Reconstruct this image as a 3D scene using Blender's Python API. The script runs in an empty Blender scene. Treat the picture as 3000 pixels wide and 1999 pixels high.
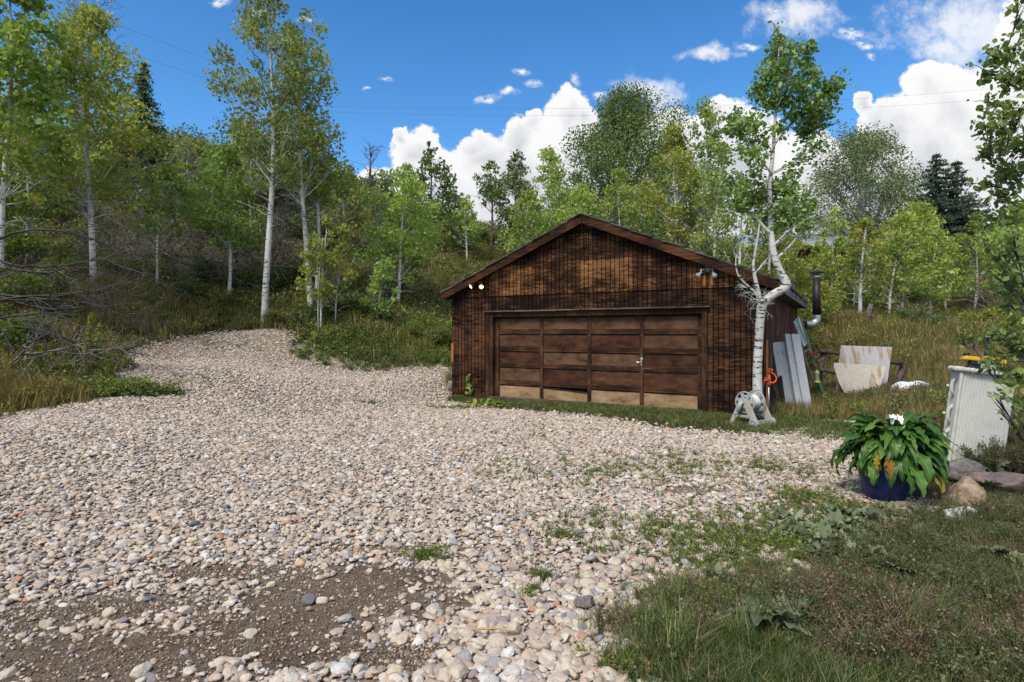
import bpy, math, random
import numpy as np
from math import pi, sin, cos, sqrt, radians as R_
from mathutils import Vector, Matrix, Euler
SC = bpy.context.scene
COL = SC.collection
F = 1300.0; CX = 1176.5; HZ = 766.0; EYE = 1.65      # measured from the photograph (2353 px wide view)

# ------------------------------------------------------------------ camera
cam = bpy.data.cameras.new('camera'); cam.sensor_width = 36.0
cam.lens = 36.0 * F / 2353.0; cam.shift_y = -18.0 / 2353.0
cam.clip_start = 0.05; cam.clip_end = 3000
co = bpy.data.objects.new('camera', cam); COL.objects.link(co)
co.location = (0, 0, EYE); co.rotation_euler = (R_(90), 0, 0); SC.camera = co
SC.view_settings.view_transform = 'Standard'; SC.view_settings.look = 'None'
SC.view_settings.gamma = 1.0; SC.view_settings.exposure = 0.75
SC.cycles.use_denoising = True
SC.cycles.max_bounces = 6; SC.cycles.diffuse_bounces = 3; SC.cycles.glossy_bounces = 2
SC.cycles.transmission_bounces = 4; SC.cycles.transparent_max_bounces = 4
SC.cycles.caustics_reflective = False; SC.cycles.caustics_refractive = False

# ------------------------------------------------------------------ node helper
class NT:
    def __init__(s, tree): s.t = tree; s.n = tree.nodes; s.l = tree.links
    def new(s, typ, **kw):
        nd = s.n.new(typ)
        for k, v in kw.items(): setattr(nd, k, v)
        return nd
    def put(s, nd, key, v):
        sock = nd.inputs[key]
        if hasattr(v, 'links') or isinstance(v, bpy.types.NodeSocket): s.l.new(v, sock)
        elif v is not None:
            try: sock.default_value = v
            except Exception: sock.default_value = tuple(v) + (1.0,)
    def math(s, op, a, b=None, c=None, clamp=False):
        nd = s.new('ShaderNodeMath', operation=op); nd.use_clamp = clamp
        s.put(nd, 0, a)
        if b is not None: s.put(nd, 1, b)
        if c is not None: s.put(nd, 2, c)
        return nd.outputs[0]
    def vmath(s, op, a, b=None, out=0):
        nd = s.new('ShaderNodeVectorMath', operation=op); s.put(nd, 0, a)
        if b is not None: s.put(nd, 1, b)
        return nd.outputs[out]
    def noise(s, vec, scale, detail=3.0, rough=0.55, dist=0.0):
        nd = s.new('ShaderNodeTexNoise')
        if vec is not None: s.put(nd, 'Vector', vec)
        s.put(nd, 'Scale', scale); s.put(nd, 'Detail', detail); s.put(nd, 'Roughness', rough); s.put(nd, 'Distortion', dist)
        return nd.outputs[0]
    def map(s, vec, sc=(1, 1, 1), loc=(0, 0, 0)):
        nd = s.new('ShaderNodeMapping'); s.put(nd, 'Vector', vec); nd.inputs['Scale'].default_value = sc; nd.inputs['Location'].default_value = loc
        return nd.outputs[0]
    def ramp(s, fac, stops, interp='LINEAR'):
        nd = s.new('ShaderNodeValToRGB'); cr = nd.color_ramp; cr.interpolation = interp
        while len(cr.elements) < len(stops): cr.elements.new(0.5)
        while len(cr.elements) > len(stops): cr.elements.remove(cr.elements[-1])
        for e, (p, c) in zip(cr.elements, stops):
            e.position = p; e.color = (c[0], c[1], c[2], 1) if not isinstance(c, float) else (c, c, c, 1)
        s.put(nd, 0, fac); return nd.outputs[0]
    def mix(s, fac, a, b, mode='MIX'):
        nd = s.new('ShaderNodeMix', data_type='RGBA', blend_type=mode); nd.clamp_factor = True
        s.put(nd, 0, fac)
        for k, v in ((6, a), (7, b)):
            if isinstance(v, (tuple, list)) and len(v) == 3: v = tuple(v) + (1.0,)
            s.put(nd, k, v)
        return nd.outputs[2]
    def step(s, v, a, b):
        nd = s.new('ShaderNodeMapRange', interpolation_type='SMOOTHSTEP'); s.put(nd, 0, v)
        nd.inputs[1].default_value = a; nd.inputs[2].default_value = b
        return nd.outputs[0]

def material(name):
    m = bpy.data.materials.new(name); m.use_nodes = True
    t = NT(m.node_tree); b = m.node_tree.nodes['Principled BSDF']
    b.inputs['Specular IOR Level'].default_value = 0.3
    return m, t, b
def coords(t, which='Object'): return t.new('ShaderNodeTexCoord').outputs[which]
def bump(t, b, h, strength, dist=0.01):
    nd = t.new('ShaderNodeBump'); nd.inputs['Strength'].default_value = strength; nd.inputs['Distance'].default_value = dist
    t.put(nd, 'Height', h); t.l.new(nd.outputs[0], b.inputs['Normal'])

# ------------------------------------------------------------------ light: cloudy-bright daylight
SUN_EL, SUN_AZ = 52.0, 215.0            # azimuth measured from +Y clockwise: high, behind the viewer to the left
w = bpy.data.worlds.new("World"); SC.world = w; w.use_nodes = True
t = NT(w.node_tree); bg = w.node_tree.nodes['Background']
sky = t.new('ShaderNodeTexSky', sky_type='NISHITA'); sky.sun_disc = False
sky.sun_elevation = R_(SUN_EL); sky.sun_rotation = R_(SUN_AZ); sky.altitude = 2000; sky.air_density = 1.0; sky.dust_density = 0.9; sky.ozone_density = 2.0
gen = coords(t, 'Generated')
sep = t.new('ShaderNodeSeparateXYZ'); t.put(sep, 0, gen)
yy = t.math('MAXIMUM', sep.outputs[1], 0.02)
uvn = t.new('ShaderNodeCombineXYZ'); t.put(uvn, 0, t.math('DIVIDE', sep.outputs[0], yy)); t.put(uvn, 1, t.math('DIVIDE', sep.outputs[2], yy))
uv = uvn.outputs[0]
# the cumulus bank: overlapping puffs in the directions they stand in
def dv(px, py): return ((px - CX) / F, (HZ - py) / F)
BIG = [(870,450,75),(955,352,66),(1000,440,100),(1110,362,70),(1090,330,44),(1180,420,120),(1195,325,52),(1312,272,66),(1345,262,42),
       (1320,350,100),(1420,430,150),(1530,330,100),(1640,290,58),(1700,360,110),(1850,440,130),(2010,290,58),(1975,245,26),(2060,300,80),(2130,210,64),(2190,250,100),
       (2300,290,140),(2120,400,130),(2330,95,60),(2370,60,90),(2290,420,150),(2420,200,170),(1400,520,200),(2600,300,200),(1225,292,26),(930,300,22),(1780,520,170),(2000,470,130),(1600,450,150),(1150,520,150),(2100,520,150)]
WISP = [(1125,232,34,9),(1172,221,26,7),(1228,204,20,10),(1193,174,22,9),(1322,183,13,17),(1378,212,20,9),(888,176,18,6),(1722,102,30,10),
        (1775,25,34,18),(1842,44,34,14),(1955,80,36,14),(1990,104,26,11),(2006,130,13,10),(845,205,12,4),(600,40,40,14),(510,5,24,12),(1500,230,18,26),(700,60,20,6)]
nz = t.new('ShaderNodeTexNoise'); t.put(nz, 'Vector', uv); nz.inputs['Scale'].default_value = 9.0; nz.inputs['Detail'].default_value = 7; nz.inputs['Roughness'].default_value = 0.58
off = t.vmath('MULTIPLY', t.vmath('SUBTRACT', nz.outputs[1], (0.5, 0.5, 0.5)), (0.10, 0.10, 0.0))
uvd = t.vmath('ADD', uv, off)
def field(lst, vec):
    cur = None
    for b_ in lst:
        u, v = dv(b_[0], b_[1]); rx = b_[2] / F; ry = (b_[3] if len(b_) > 3 else b_[2]) / F
        d = t.vmath('MULTIPLY', t.vmath('SUBTRACT', vec, (u, v, 0)), (1 / rx, 1 / ry, 0))
        f = t.vmath('LENGTH', d, out=1)
        cur = f if cur is None else t.math('SMOOTH_MIN', cur, f, 0.12)
    return cur
fb = field(BIG, uvd)
fn = t.noise(uv, 30.0, 8, 0.66)
fb = t.math('ADD', fb, t.math('MULTIPLY', t.math('SUBTRACT', fn, 0.5), 0.62))
ab = t.step(fb, 1.08, 0.93)
off2 = t.vmath('MULTIPLY', t.vmath('SUBTRACT', nz.outputs[1], (0.5, 0.5, 0.5)), (0.06, 0.06, 0.0))
fw = field(WISP, t.vmath('ADD', uv, off2))
fw = t.math('ADD', fw, t.math('MULTIPLY', t.math('SUBTRACT', t.noise(uv, 45.0, 5, 0.65), 0.5), 2.2))
fw2 = t.noise(t.map(uv, (1, 1.8, 1)), 70.0, 5, .7); aw = t.math('MULTIPLY', t.math('MULTIPLY', t.step(fw, 1.35, 0.0), t.step(fw2, .30, .62)), .95)
fv = t.math('MULTIPLY', t.step(t.math('ADD', field([(2270,60,200,85),(2190,115,90,45),(1830,40,90,40),(2330,190,90,60),(1640,120,60,16),(1490,200,60,30)], uvd), t.math('MULTIPLY', t.math('SUBTRACT', fn, .5), 2.4)), 1.45, .1), .80); aw = t.math('MAXIMUM', aw, fv)
front = t.math('MULTIPLY', t.math('MAXIMUM', ab, aw), t.step(sep.outputs[1], 0.05, 0.15))
# the rest of the sky (over and behind the viewer): broken cloud
back = t.math('MULTIPLY', t.step(t.noise(gen, 3.2, 6, 0.6), 0.42, 0.55), t.step(sep.outputs[1], 0.25, 0.0))
alpha = t.math('MAXIMUM', front, back)
# light and shade of the clouds: bright crests, greyer bases and hollows
sh = t.noise(uvd, 5.5, 6, 0.6)
shade = t.math('ADD', t.math('MULTIPLY', sh, 0.9), t.math('MULTIPLY', t.math('SUBTRACT', 1.0, fb), 0.35))
low = t.step(uvd, 0.0, 1.0)
sepu = t.new('ShaderNodeSeparateXYZ'); t.put(sepu, 0, uvd)
shade = t.math('SUBTRACT', shade, t.math('MULTIPLY', sepu.outputs[1], 0.55))
cc = t.ramp(shade, [(0.0, (4.7, 4.7, 4.7)), (0.34, (4.4, 4.4, 4.42)), (0.52, (3.6, 3.66, 3.8)), (0.70, (2.6, 2.7, 2.95))])
skyc = t.mix(1.0, sky.outputs[0], t.ramp(sep.outputs[2], [(0.0, (.62, .96, 1.08)), (.22, (.50, .88, 1.06)), (.50, (.34, .76, 1.03))]), 'MULTIPLY')
t.put(bg, 'Color', t.mix(alpha, skyc, cc)); bg.inputs['Strength'].default_value = 0.13
w.cycles.sampling_method = 'MANUAL'; w.cycles.sample_map_resolution = 512
sl = bpy.data.lights.new('sun', 'SUN'); sl.energy = 2.3; sl.angle = R_(20.0); sl.color = (1.0, 0.93, 0.82)
so = bpy.data.objects.new('sun', sl); COL.objects.link(so)
_a, _e = R_(SUN_AZ), R_(SUN_EL)
so.rotation_euler = Vector((sin(_a) * cos(_e), cos(_a) * cos(_e), sin(_e))).to_track_quat('Z', 'Y').to_euler()
so.location = (-10, -10, 30)

# ------------------------------------------------------------------ geometry helpers
class G:
    """collects faces of any size; build() links them as ONE mesh object"""
    def __init__(s): s.v = []; s.nv = 0; s.f = []; s.a = []; s.m = []
    def add(s, verts, faces, a=0.5, m=0):
        verts = np.asarray(verts, float).reshape(-1, 3)
        if isinstance(faces, np.ndarray): groups = [faces]
        else:
            d = {}
            for f in faces: d.setdefault(len(f), []).append(f)
            groups = [np.array(x) for x in d.values()]
        for g in groups:
            s.f.append(g + s.nv)
            s.a.append(np.full(len(g), a, float) if np.isscalar(a) else np.asarray(a, float)); s.m.append(np.full(len(g), m, int))
        s.v.append(verts); s.nv += len(verts); return s
    def mesh(s, name, mats, smooth=False):
        me = bpy.data.meshes.new(name)
        V = np.concatenate(s.v); ks = np.concatenate([np.full(len(g), g.shape[1], int) for g in s.f])
        loops = np.concatenate([g.ravel() for g in s.f])
        me.vertices.add(len(V)); me.vertices.foreach_set('co', V.ravel().astype(np.float32))
        me.loops.add(len(loops)); me.loops.foreach_set('vertex_index', loops.astype(np.int32))
        me.polygons.add(len(ks)); st = np.concatenate([[0], np.cumsum(ks)[:-1]])
        me.polygons.foreach_set('loop_start', st.astype(np.int32))
        for x in (mats if isinstance(mats, (list, tuple)) else [mats]): me.materials.append(x)
        me.polygons.foreach_set('material_index', np.concatenate(s.m).astype(np.int32))
        me.polygons.foreach_set('use_smooth', np.full(len(ks), bool(smooth)))
        at = me.attributes.new('rnd', 'FLOAT', 'FACE'); at.data.foreach_set('value', np.concatenate(s.a).astype(np.float32))
        me.update(calc_edges=True); me.validate(); return me
    def build(s, name, mats, parent=None, smooth=False, loc=None):
        o = bpy.data.objects.new(name, s.mesh(name, mats, smooth)); COL.objects.link(o)
        if parent is not None: o.parent = parent
        if loc is not None: o.location = loc
        return o
    # --- shapes
    def box(s, a, b, M=None, m=0, av=0.5):
        x0, y0, z0 = a; x1, y1, z1 = b
        v = np.array([(x0,y0,z0),(x1,y0,z0),(x1,y1,z0),(x0,y1,z0),(x0,y0,z1),(x1,y0,z1),(x1,y1,z1),(x0,y1,z1)], float)
        if M is not None: v = np.array([tuple(M @ Vector(p)) for p in v])
        return s.add(v, [(0,3,2,1),(4,5,6,7),(0,1,5,4),(1,2,6,5),(2,3,7,6),(3,0,4,7)], av, m)
    def prism(s, pts, depth, M=None, m=0, av=0.5):
        """polygon pts (x,z) extruded along +y"""
        n = len(pts); v = [(p[0], 0, p[1]) for p in pts] + [(p[0], depth, p[1]) for p in pts]
        v = np.array(v, float)
        if M is not None: v = np.array([tuple(M @ Vector(p)) for p in v])
        fs = [tuple(range(n)), tuple(range(2 * n - 1, n - 1, -1))] + [(i, i + n, (i + 1) % n + n, (i + 1) % n) for i in range(n)]
        return s.add(v, fs, av, m)
    def hexa(s, q0, q1, m=0, av=0.5):
        """box from two opposite quads"""
        return s.add(np.array([tuple(p) for p in list(q0) + list(q1)]), [(3,2,1,0),(4,5,6,7),(0,1,5,4),(1,2,6,5),(2,3,7,6),(3,0,4,7)], av, m)
    def tube(s, path, rad, n=8, m=0, av=0.5, caps=True):
        P_ = np.array([tuple(p) for p in path], float); k = len(P_)
        r = np.full(k, rad, float) if np.isscalar(rad) else np.asarray(rad, float)
        T = np.gradient(P_, axis=0); T /= (np.linalg.norm(T, axis=1)[:, None] + 1e-9)
        ref = np.array([0.0, 0, 1]) if abs(T[0][2]) < 0.8 else np.array([1.0, 0, 0])
        U = []; u = np.cross(T[0], ref); u /= np.linalg.norm(u)
        for i in range(k):
            u = u - T[i] * (u @ T[i]); u /= (np.linalg.norm(u) + 1e-9); U.append(u.copy())
        U = np.array(U); W = np.cross(T, U)
        an = np.arange(n) * 2 * pi / n
        v = P_[:, None] + r[:, None, None] * (np.cos(an)[None, :, None] * U[:, None] + np.sin(an)[None, :, None] * W[:, None])
        i = np.arange(k - 1)[:, None] * n; j = np.arange(n)[None]
        a = (i + j).ravel(); b = (i + (j + 1) % n).ravel()
        fs = np.stack([a, b, b + n, a + n], 1); b0 = s.nv
        s.add(v.reshape(-1, 3), fs, av, m)
        if caps:
            s.f.append(np.array([list(range(b0 + n - 1, b0 - 1, -1)), list(range(b0 + (k - 1) * n, b0 + k * n))])); s.a.append(np.full(2, av, float)); s.m.append(np.full(2, m, int))
        return s
    def lathe(s, prof, n=24, M=None, m=0, av=0.5, close=False):
        pr = np.array(prof, float); k = len(pr); an = np.arange(n) * 2 * pi / n
        v = np.stack([pr[:, 0][:, None] * np.cos(an), pr[:, 0][:, None] * np.sin(an), np.repeat(pr[:, 1][:, None], n, 1)], 2).reshape(-1, 3)
        if M is not None: v = np.array([tuple(M @ Vector(p)) for p in v])
        i = np.arange(k - 1)[:, None] * n; j = np.arange(n)[None]
        a = (i + j).ravel(); b = (i + (j + 1) % n).ravel()
        return s.add(v, np.stack([a, b, b + n, a + n], 1), av, m)

def P(px, py, Y): return Vector(((px - CX) / F * Y, Y, EYE - (py - HZ) / F * Y))
def tag(o, label=None, cat=None, group=None, kind=None):
    if label: o['label'] = label
    if cat: o['category'] = cat
    if group: o['group'] = group
    if kind: o['kind'] = kind
    return o
def empty(name, loc=(0, 0, 0), rz=0.0):
    o = bpy.data.objects.new(name, None); COL.objects.link(o); o.location = loc; o.rotation_euler = (0, 0, rz); o.empty_display_size = 0.2
    return o
def copy_tree(o, parent=None):
    c = o.copy(); COL.objects.link(c); c.parent = parent
    for ch in list(o.children): copy_tree(ch, c)
    return c
def bez(a, b, c, n):
    tt = np.linspace(0, 1, n)[:, None]; a, b, c = (np.array(tuple(x), float) for x in (a, b, c))
    return (1 - tt) ** 2 * a + 2 * tt * (1 - tt) * b + tt ** 2 * c
def bevel(o, wd=0.006, seg=2):
    md = o.modifiers.new('bevel', 'BEVEL'); md.width = wd; md.segments = seg; md.limit_method = 'ANGLE'; return o
# ------------------------------------------------------------------ trees of the place (photo x, base y, distance, top y, half width, crown-bottom y, lean)
ASP = 'aspen_tree'
TREES = [
 # px, base, Y, top, hw, crownbottom, lean, r, leaf, hue, label, group
 (  2, 690, 14.5, -90, 112, 440,  0, 0.088, 1.35, 'g', 'tall full green aspen cut by the edge of the picture beside the bare low branches', 'aspens along the gravel'),
 ( 60, 625, 20, 330, 68, 500,  0, 0.080, 1.0, 'g', 'short aspen with spotted pale trunk between the edge aspen and the yellowing aspen', 'aspens along the gravel'),
 (213, 672, 17,  22, 112, 440, 12, 0.092, 1.0, 'y', 'tall aspen with yellowing crown and bare twigs above it', 'aspens along the gravel'),
 (363, 682, 20, 372, 56, 540, 22, 0.048, .95, 'g', 'thin bent young aspen in front of the grey brush', 'aspens along the gravel'),
 (522, 712, 20, 350, 66, 560,  8, 0.068, 1.0, 'g', 'slim aspen just beside the tallest white trunk', 'aspens along the gravel'),
 (607, 757, 19, -70, 100, 380, -6, 0.112, 1.0, 'o', 'tallest aspen with thick white trunk at the gravel edge', 'aspens along the gravel'),
 (584, 590, 27, 300, 60, 430,  0, 0.088, 1.0, 'o', 'pale aspen standing just behind the tallest aspen', 'aspens along the gravel'),
 (714, 732, 20,  62, 88, 440,  -6, 0.100, 1.0, 'o', 'second tallest aspen with olive crown and twin pale trunks', 'aspens along the gravel'),
 (727, 700, 21, 300, 60, 470,  -4, 0.080, 1.0, 'g', 'thinner trunk twin tucked behind the second tallest aspen', 'aspens along the gravel'),
 (738, 768, 17.5, 500, 44, 700, 12, 0.026, .9, 'y', 'yellow green sapling with thin twin stems by the gravel', 'aspen saplings'),
 (772, 752, 18, 520, 42, 690, 12, 0.024, .9, 'y', 'orange tinged sapling beside the thin twin stemmed sapling', 'aspen saplings'),
 (862, 742, 18.5, 600, 34, 720, 18, 0.024, .9, 'l', 'small light green sapling leaning over the dark soil bank', 'aspen saplings'),
 (912, 716, 22, 385, 74, 640, 30, 0.068, 1.0, 'l', 'bright green leaning aspen nearest the garage eave', 'aspens along the gravel'),
 (935, 700, 24, 420, 60, 620, 14, 0.064, 1.0, 'l', 'pale slim aspen right behind the leaning bright aspen', 'aspens along the gravel'),
 (985, 640, 33, 335, 46, 520,  0, 0.096, 1.1, 'd', 'pointed darker aspen rising above the leaning bright aspen', 'aspens on the hill'),
 (1040, 600, 36, 430, 28, 540,  4, 0.072, 1.1, 'd', 'small dark aspen beside the pointed darker aspen', 'aspens on the hill'),
 (1072, 602, 33, 455, 36, 560,  0, 0.064, 1.0, 'l', 'small light aspen with thin trunk above the brown hillside grass', 'aspens on the hill'),
 (1128, 590, 34, 376, 34, 470, -4, 0.104, 1.0, 'd', 'lone dark trunked tree with small round top against white cloud', 'aspens on the hill'),
 (1190, 590, 38, 356, 52, 560,  0, 0.096, 1.2, 's', 'grey green open crowned tree next to the lone dark trunked tree', 'aspens on the hill'),
 (1262, 600, 30, 348, 60, 600,  4, 0.096, 1.0, 'l', 'light aspen rising behind the roof near its downhill slope start', 'aspens behind the garage'),
 (1215, 610, 28, 440, 48, 600,  0, 0.072, 1.0, 'l', 'low bushy aspen peeking over the lower roof slope', 'aspens behind the garage'),
 (1330, 600, 28, 420, 52, 600,  0, 0.080, 1.0, 'l', 'round topped aspen directly behind the roof peak', 'aspens behind the garage'),
 (1425, 600, 27, 388, 54, 600,  0, 0.088, 1.0, 'l', 'pale dome shaped aspen in front of the big willow', 'aspens behind the garage'),
 (1482, 600, 29, 430, 44, 600,  0, 0.080, 1.0, 'l', 'lower aspen between the dome shaped aspen and tall roof aspens', 'aspens behind the garage'),
 (1560, 610, 24, 300, 62, 560, -4, 0.112, 1.0, 'y', 'tall aspen with two pale stems over the upper roof', 'aspens behind the garage'),
 (1602, 600, 25, 248, 62, 560,  14, 0.104, 1.0, 'l', 'highest of the aspens behind the roof', 'aspens behind the garage'),
 (1650, 610, 22, 322, 54, 600,  8, 0.088, 1.0, 'o', 'dark flecked aspen behind the roof next to the highest one', 'aspens behind the garage'),
 (1700, 620, 21, 400, 44, 640,  0, 0.072, 1.0, 'o', 'leafy aspen filling the gap between roof and crooked aspen', 'aspens behind the garage'),
 (1760, 650, 23, 430, 56, 660,  0, 0.072, 1.0, 'y', 'yellow green aspen right behind the crooked aspen trunk', 'aspens behind the garage'),
 (1822, 670, 24, 440, 54, 700,  0, 0.072, 1.0, 'y', 'yellow green aspen behind the roof corner', 'aspens behind the garage'),
 (1880, 700, 25, 560, 40, 735, 0, 0.048, 1.0, 'y', 'bushy low aspen around the black stove pipe', 'aspens right of the garage'),
 (1907, 732, 24, 480, 38, 690,  6, 0.048, 1.0, 'l', 'thin aspen just beyond the black stove pipe', 'aspens right of the garage'),
 (1975, 742, 22, 500, 50, 668, 16, 0.080, 1.0, 'y', 'orange topped aspen behind the dark leaning post', 'aspens right of the garage'),
 (1962, 740, 26, 560, 34, 690,  6, 0.048, 1.0, 'l', 'very thin aspen left of the dark leaning post', 'aspens right of the garage'),
 (2045, 752, 23, 545, 46, 690, 18, 0.056, 1.0, 'l', 'slanted aspen above the white and rusty sheets', 'aspens right of the garage'),
 (2068, 742, 25, 480, 58, 660, 8, 0.068, 1.0, 'y', 'wide golden green aspen with forked pale trunk', 'aspens right of the garage'),
 (2112, 700, 32, 470, 60, 620, 0, 0.088, 1.0, 'y', 'tall golden aspen on the slope in front of the spruce', 'aspens right of the garage'),
 (2140, 755, 25, 540, 48, 690, 14, 0.064, 1.0, 'l', 'aspen with curved white trunk and light green crown', 'aspens right of the garage'),
 (2176, 735, 27, 560, 36, 680,  2, 0.048, 1.0, 'l', 'straight thin aspen beside the curved white trunk', 'aspens right of the garage'),
 (2236, 725, 27, 500, 44, 665, 12, 0.060, 1.0, 'y', 'yellow green aspen above the wicker cabinet', 'aspens right of the garage'),
 (2262, 660, 40, 500, 42, 620, 0, 0.104, 1.0, 'y', 'distant aspen in the white trunked stand on the slope', 'aspens right of the garage'),
 (2300, 680, 38, 520, 44, 630, 0, 0.096, 1.0, 'l', 'distant aspen at the end of the white trunked stand', 'aspens right of the garage'),
 (2225, 668, 41, 520, 30, 625, 0, 0.096, 1.0, 'y', 'distant slim aspen at the start of the white trunked stand', 'aspens right of the garage'),
 (2345, 700, 30, 470, 50, 650, 0, 0.080, 1.0, 'l', 'aspen half hidden by the hanging branches at the picture edge', 'aspens right of the garage'),
 (2420, 720, 22, 430, 80, 640, 0, 0.080, 1.0, 'l', 'aspen past the picture edge on the slope', 'aspens right of the garage'),
 (150, 560, 30, 330, 70, 520, 0, 0.080, 1.1, 'o', 'olive aspen on the hill behind the yellowing aspen', 'trees up the hill'),
 (300, 520, 34, 300, 60, 480, 0, 0.096, 1.1, 'y', 'yellowish aspen on the hill beside the dark conifer', 'trees up the hill'),
 (430, 500, 38, 335, 60, 480, 0, 0.096, 1.1, 'o', 'rounded olive tree on the hill crest by the power line', 'trees up the hill'),
 (490, 560, 30, 340, 55, 520, 0, 0.080, 1.1, 'g', 'green aspen on the hill left of the tallest trunk', 'trees up the hill'),
 (790, 560, 32, 385, 58, 560, 0, 0.096, 1.1, 'o', 'broad olive tree behind the second tallest aspen', 'trees up the hill'),
 (880, 560, 38, 395, 40, 560, 0, 0.080, 1.1, 's', 'grey green tree behind the bare dead trunk', 'trees up the hill'),
 (690, 560, 32, 400, 46, 560, 0, 0.096, 1.1, 'd', 'dark green tree between the two tallest aspens', 'trees up the hill'),
 (-90, 640, 17, 60, 120, 520, 0, 0.096, 1.2, 'g', 'large aspen past the edge of the picture up the slope', 'trees up the hill'),
]
# ------------------------------------------------------------------ terrain: a smooth surface through measured ground points
CTRL = []
def cp(px, py, Y): p = P(px, py, Y); CTRL.append((p.x, p.y, p.z))
for x, y in [(-4,-6),(4,-6),(-12,-4),(12,-4),(-3,2),(0,2),(3,2),(-6,4),(-3,5),(0,5),(4,5),(7,5),(10,6),(0,8),(3,9),(5,10.8),(-1.5,14.3),(1,13),(-2.2,9.5),(2,6.5),(6,8),(7,11),(8,14),(3,16),(5,19),(8.5,18.5),(6,13),(-.5,11)]:
    CTRL.append((x, y, 0.0))
for a in [(0,945,10),(250,812,15),(420,775,17),(600,760,18.6),(700,802,17),(850,837,17),(1030,815,18.5),(500,850,13),(300,1000,8),(700,950,11),(850,880,14.6),
          (-60,1000,7.5),(1000,760,22),(1030,700,26),(250,730,16.5),(100,760,13.5),(450,720,19),(850,760,20),(1010,880,15.2),
          (200,480,30),(400,500,30),(650,520,30),(600,620,24),(800,600,28),(950,640,28),(200,400,42),(400,360,46),(620,400,46),(800,450,46),(950,510,46),(1050,575,45),
          (1200,575,45),(1500,600,45),(1750,620,45),(1950,600,47),(2200,600,47),(2400,600,46),(1400,690,27),(1700,740,22),
          (2000,790,19.5),(2200,790,19),(2350,780,19),(2350,905,12),(2100,850,15.5),(2353,1080,6.6),(2500,950,9),(2000,900,15),(1890,900,15.5)]: cp(*a)
for tr in TREES:
    if tr[9] and tr[2] < 29 and tr[11] not in ('aspens behind the garage',) and tr[0] < 2400: cp(tr[0], tr[1], tr[2])
for x, y, z in [(-60,45,24),(-70,90,30),(-20,90,19),(20,90,10),(60,90,9),(60,45,8),(-35,18,8),(-40,-5,3),(40,-5,.5),(35,18,3),(-22,8,2.2),(22,8,.5)]: CTRL.append((x, y, z))
CT = np.array(CTRL); S_ = 20.0
def _U(r2): return np.where(r2 > 1e-12, r2 * np.log(np.maximum(r2, 1e-12)), 0.0)
def _solve():
    A = CT[:, :2] / S_; n = len(A); d2 = ((A[:, None] - A[None]) ** 2).sum(2)
    K = _U(d2) + np.eye(n) * 2e-4; Pm = np.c_[np.ones(n), A]
    M = np.block([[K, Pm], [Pm.T, np.zeros((3, 3))]])
    return A, np.linalg.solve(M, np.r_[CT[:, 2], np.zeros(3)])
_A, _W = _solve()
def hh(X, Y):
    X = np.asarray(X, float); Y = np.asarray(Y, float); shp = X.shape
    x = X.ravel(); y = Y.ravel(); out = np.empty(len(x))
    for i in range(0, len(x), 20000):
        q = np.c_[np.clip(x[i:i+20000], -80, 80), np.clip(y[i:i+20000], -10, 100)] / S_
        d2 = ((q[:, None] - _A[None]) ** 2).sum(2)
        out[i:i+20000] = _U(d2) @ _W[:-3] + _W[-3] + q @ _W[-2:]
    b = np.clip((out - 1.2) / 2, 0, 1)
    out = out + b * (0.16 * np.sin(x * 1.3 + np.sin(y * .9) * 2) * np.sin(y * 1.1 + .7) + 0.07 * np.sin(x * 3.1 + y * 1.7))
    far = np.clip((np.hypot(x, y - 30) - 80) / 150, 0, 1)
    out = out * (1 - far) + 2.0 * far
    # the level yard stays level: only faint ruts
    near = (out < 0.25) & (y < 14)
    return np.where(near, np.maximum(out, -0.06), out).reshape(shp)
def h1(x, y): return float(hh(np.array([x]), np.array([y]))[0])
def ground_at(px, py, ymax=60.0):
    Y = np.arange(1.5, ymax, 0.04); X = (px - CX) / F * Y; Z = EYE - (py - HZ) / F * Y
    g = hh(X, Y); i = np.argmax(g >= Z)
    if g[i] < Z[i]: i = len(Y) - 1
    return Vector((X[i], Y[i], g[i]))
def poly_w(lst): return np.array([tuple(ground_at(a, b))[:2] for a, b in lst])
def inside(poly, X, Y):
    c = np.zeros(X.shape, bool); n = len(poly)
    for i in range(n):
        x0, y0 = poly[i]; x1, y1 = poly[(i + 1) % n]
        if y0 == y1: continue
        c ^= ((y0 > Y) != (y1 > Y)) & (X < (x1 - x0) * (Y - y0) / (y1 - y0) + x0)
    return c
def wob(X, Y, s, seed=0.0):
    return (np.sin(X * s + seed + 1.7 * np.sin(Y * s * .8 + seed)) + np.sin(Y * s * 1.3 + 2.1 * seed + 1.3 * np.sin(X * s * 1.1)) + .6 * np.sin((X + Y) * s * 2.3 + seed)) / 2.6

GRAV = poly_w([(-120,985),(0,950),(90,938),(190,915),(235,860),(250,815),(330,800),(420,777),(520,768),(600,757),(655,768),(690,792),(760,815),(850,836),(930,845),(1036,806),
               (1060,815),(1038,912),(1100,936),(1200,948),(1400,966),(1530,990),(1740,1004),(1860,990),(1950,965),(2000,985),(1960,1040),(1985,1120),(2050,1160),(2130,1172),(2150,1192),
               (2060,1262),(1900,1300),(1740,1345),(1600,1382),(1500,1425),(1450,1480),(1440,1568)])
GRAV = np.vstack([GRAV, [(0.3, 1.2), (-6, 1.2), (-11, 4)]])
GO = Vector((-1.545, 14.5, 0.0)); GA = math.atan2(-.505, .863)          # garage: front corner and turn
def g_local(X, Y): dx = X - GO.x; dy = Y - GO.y; return dx * cos(GA) + dy * sin(GA), -dx * sin(GA) + dy * cos(GA)
def in_garage(X, Y, m=0.0):
    a, b = g_local(X, Y); return (a > -m) & (a < 7.36 + m) & (b > -m) & (b < 9.0 + m)
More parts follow.
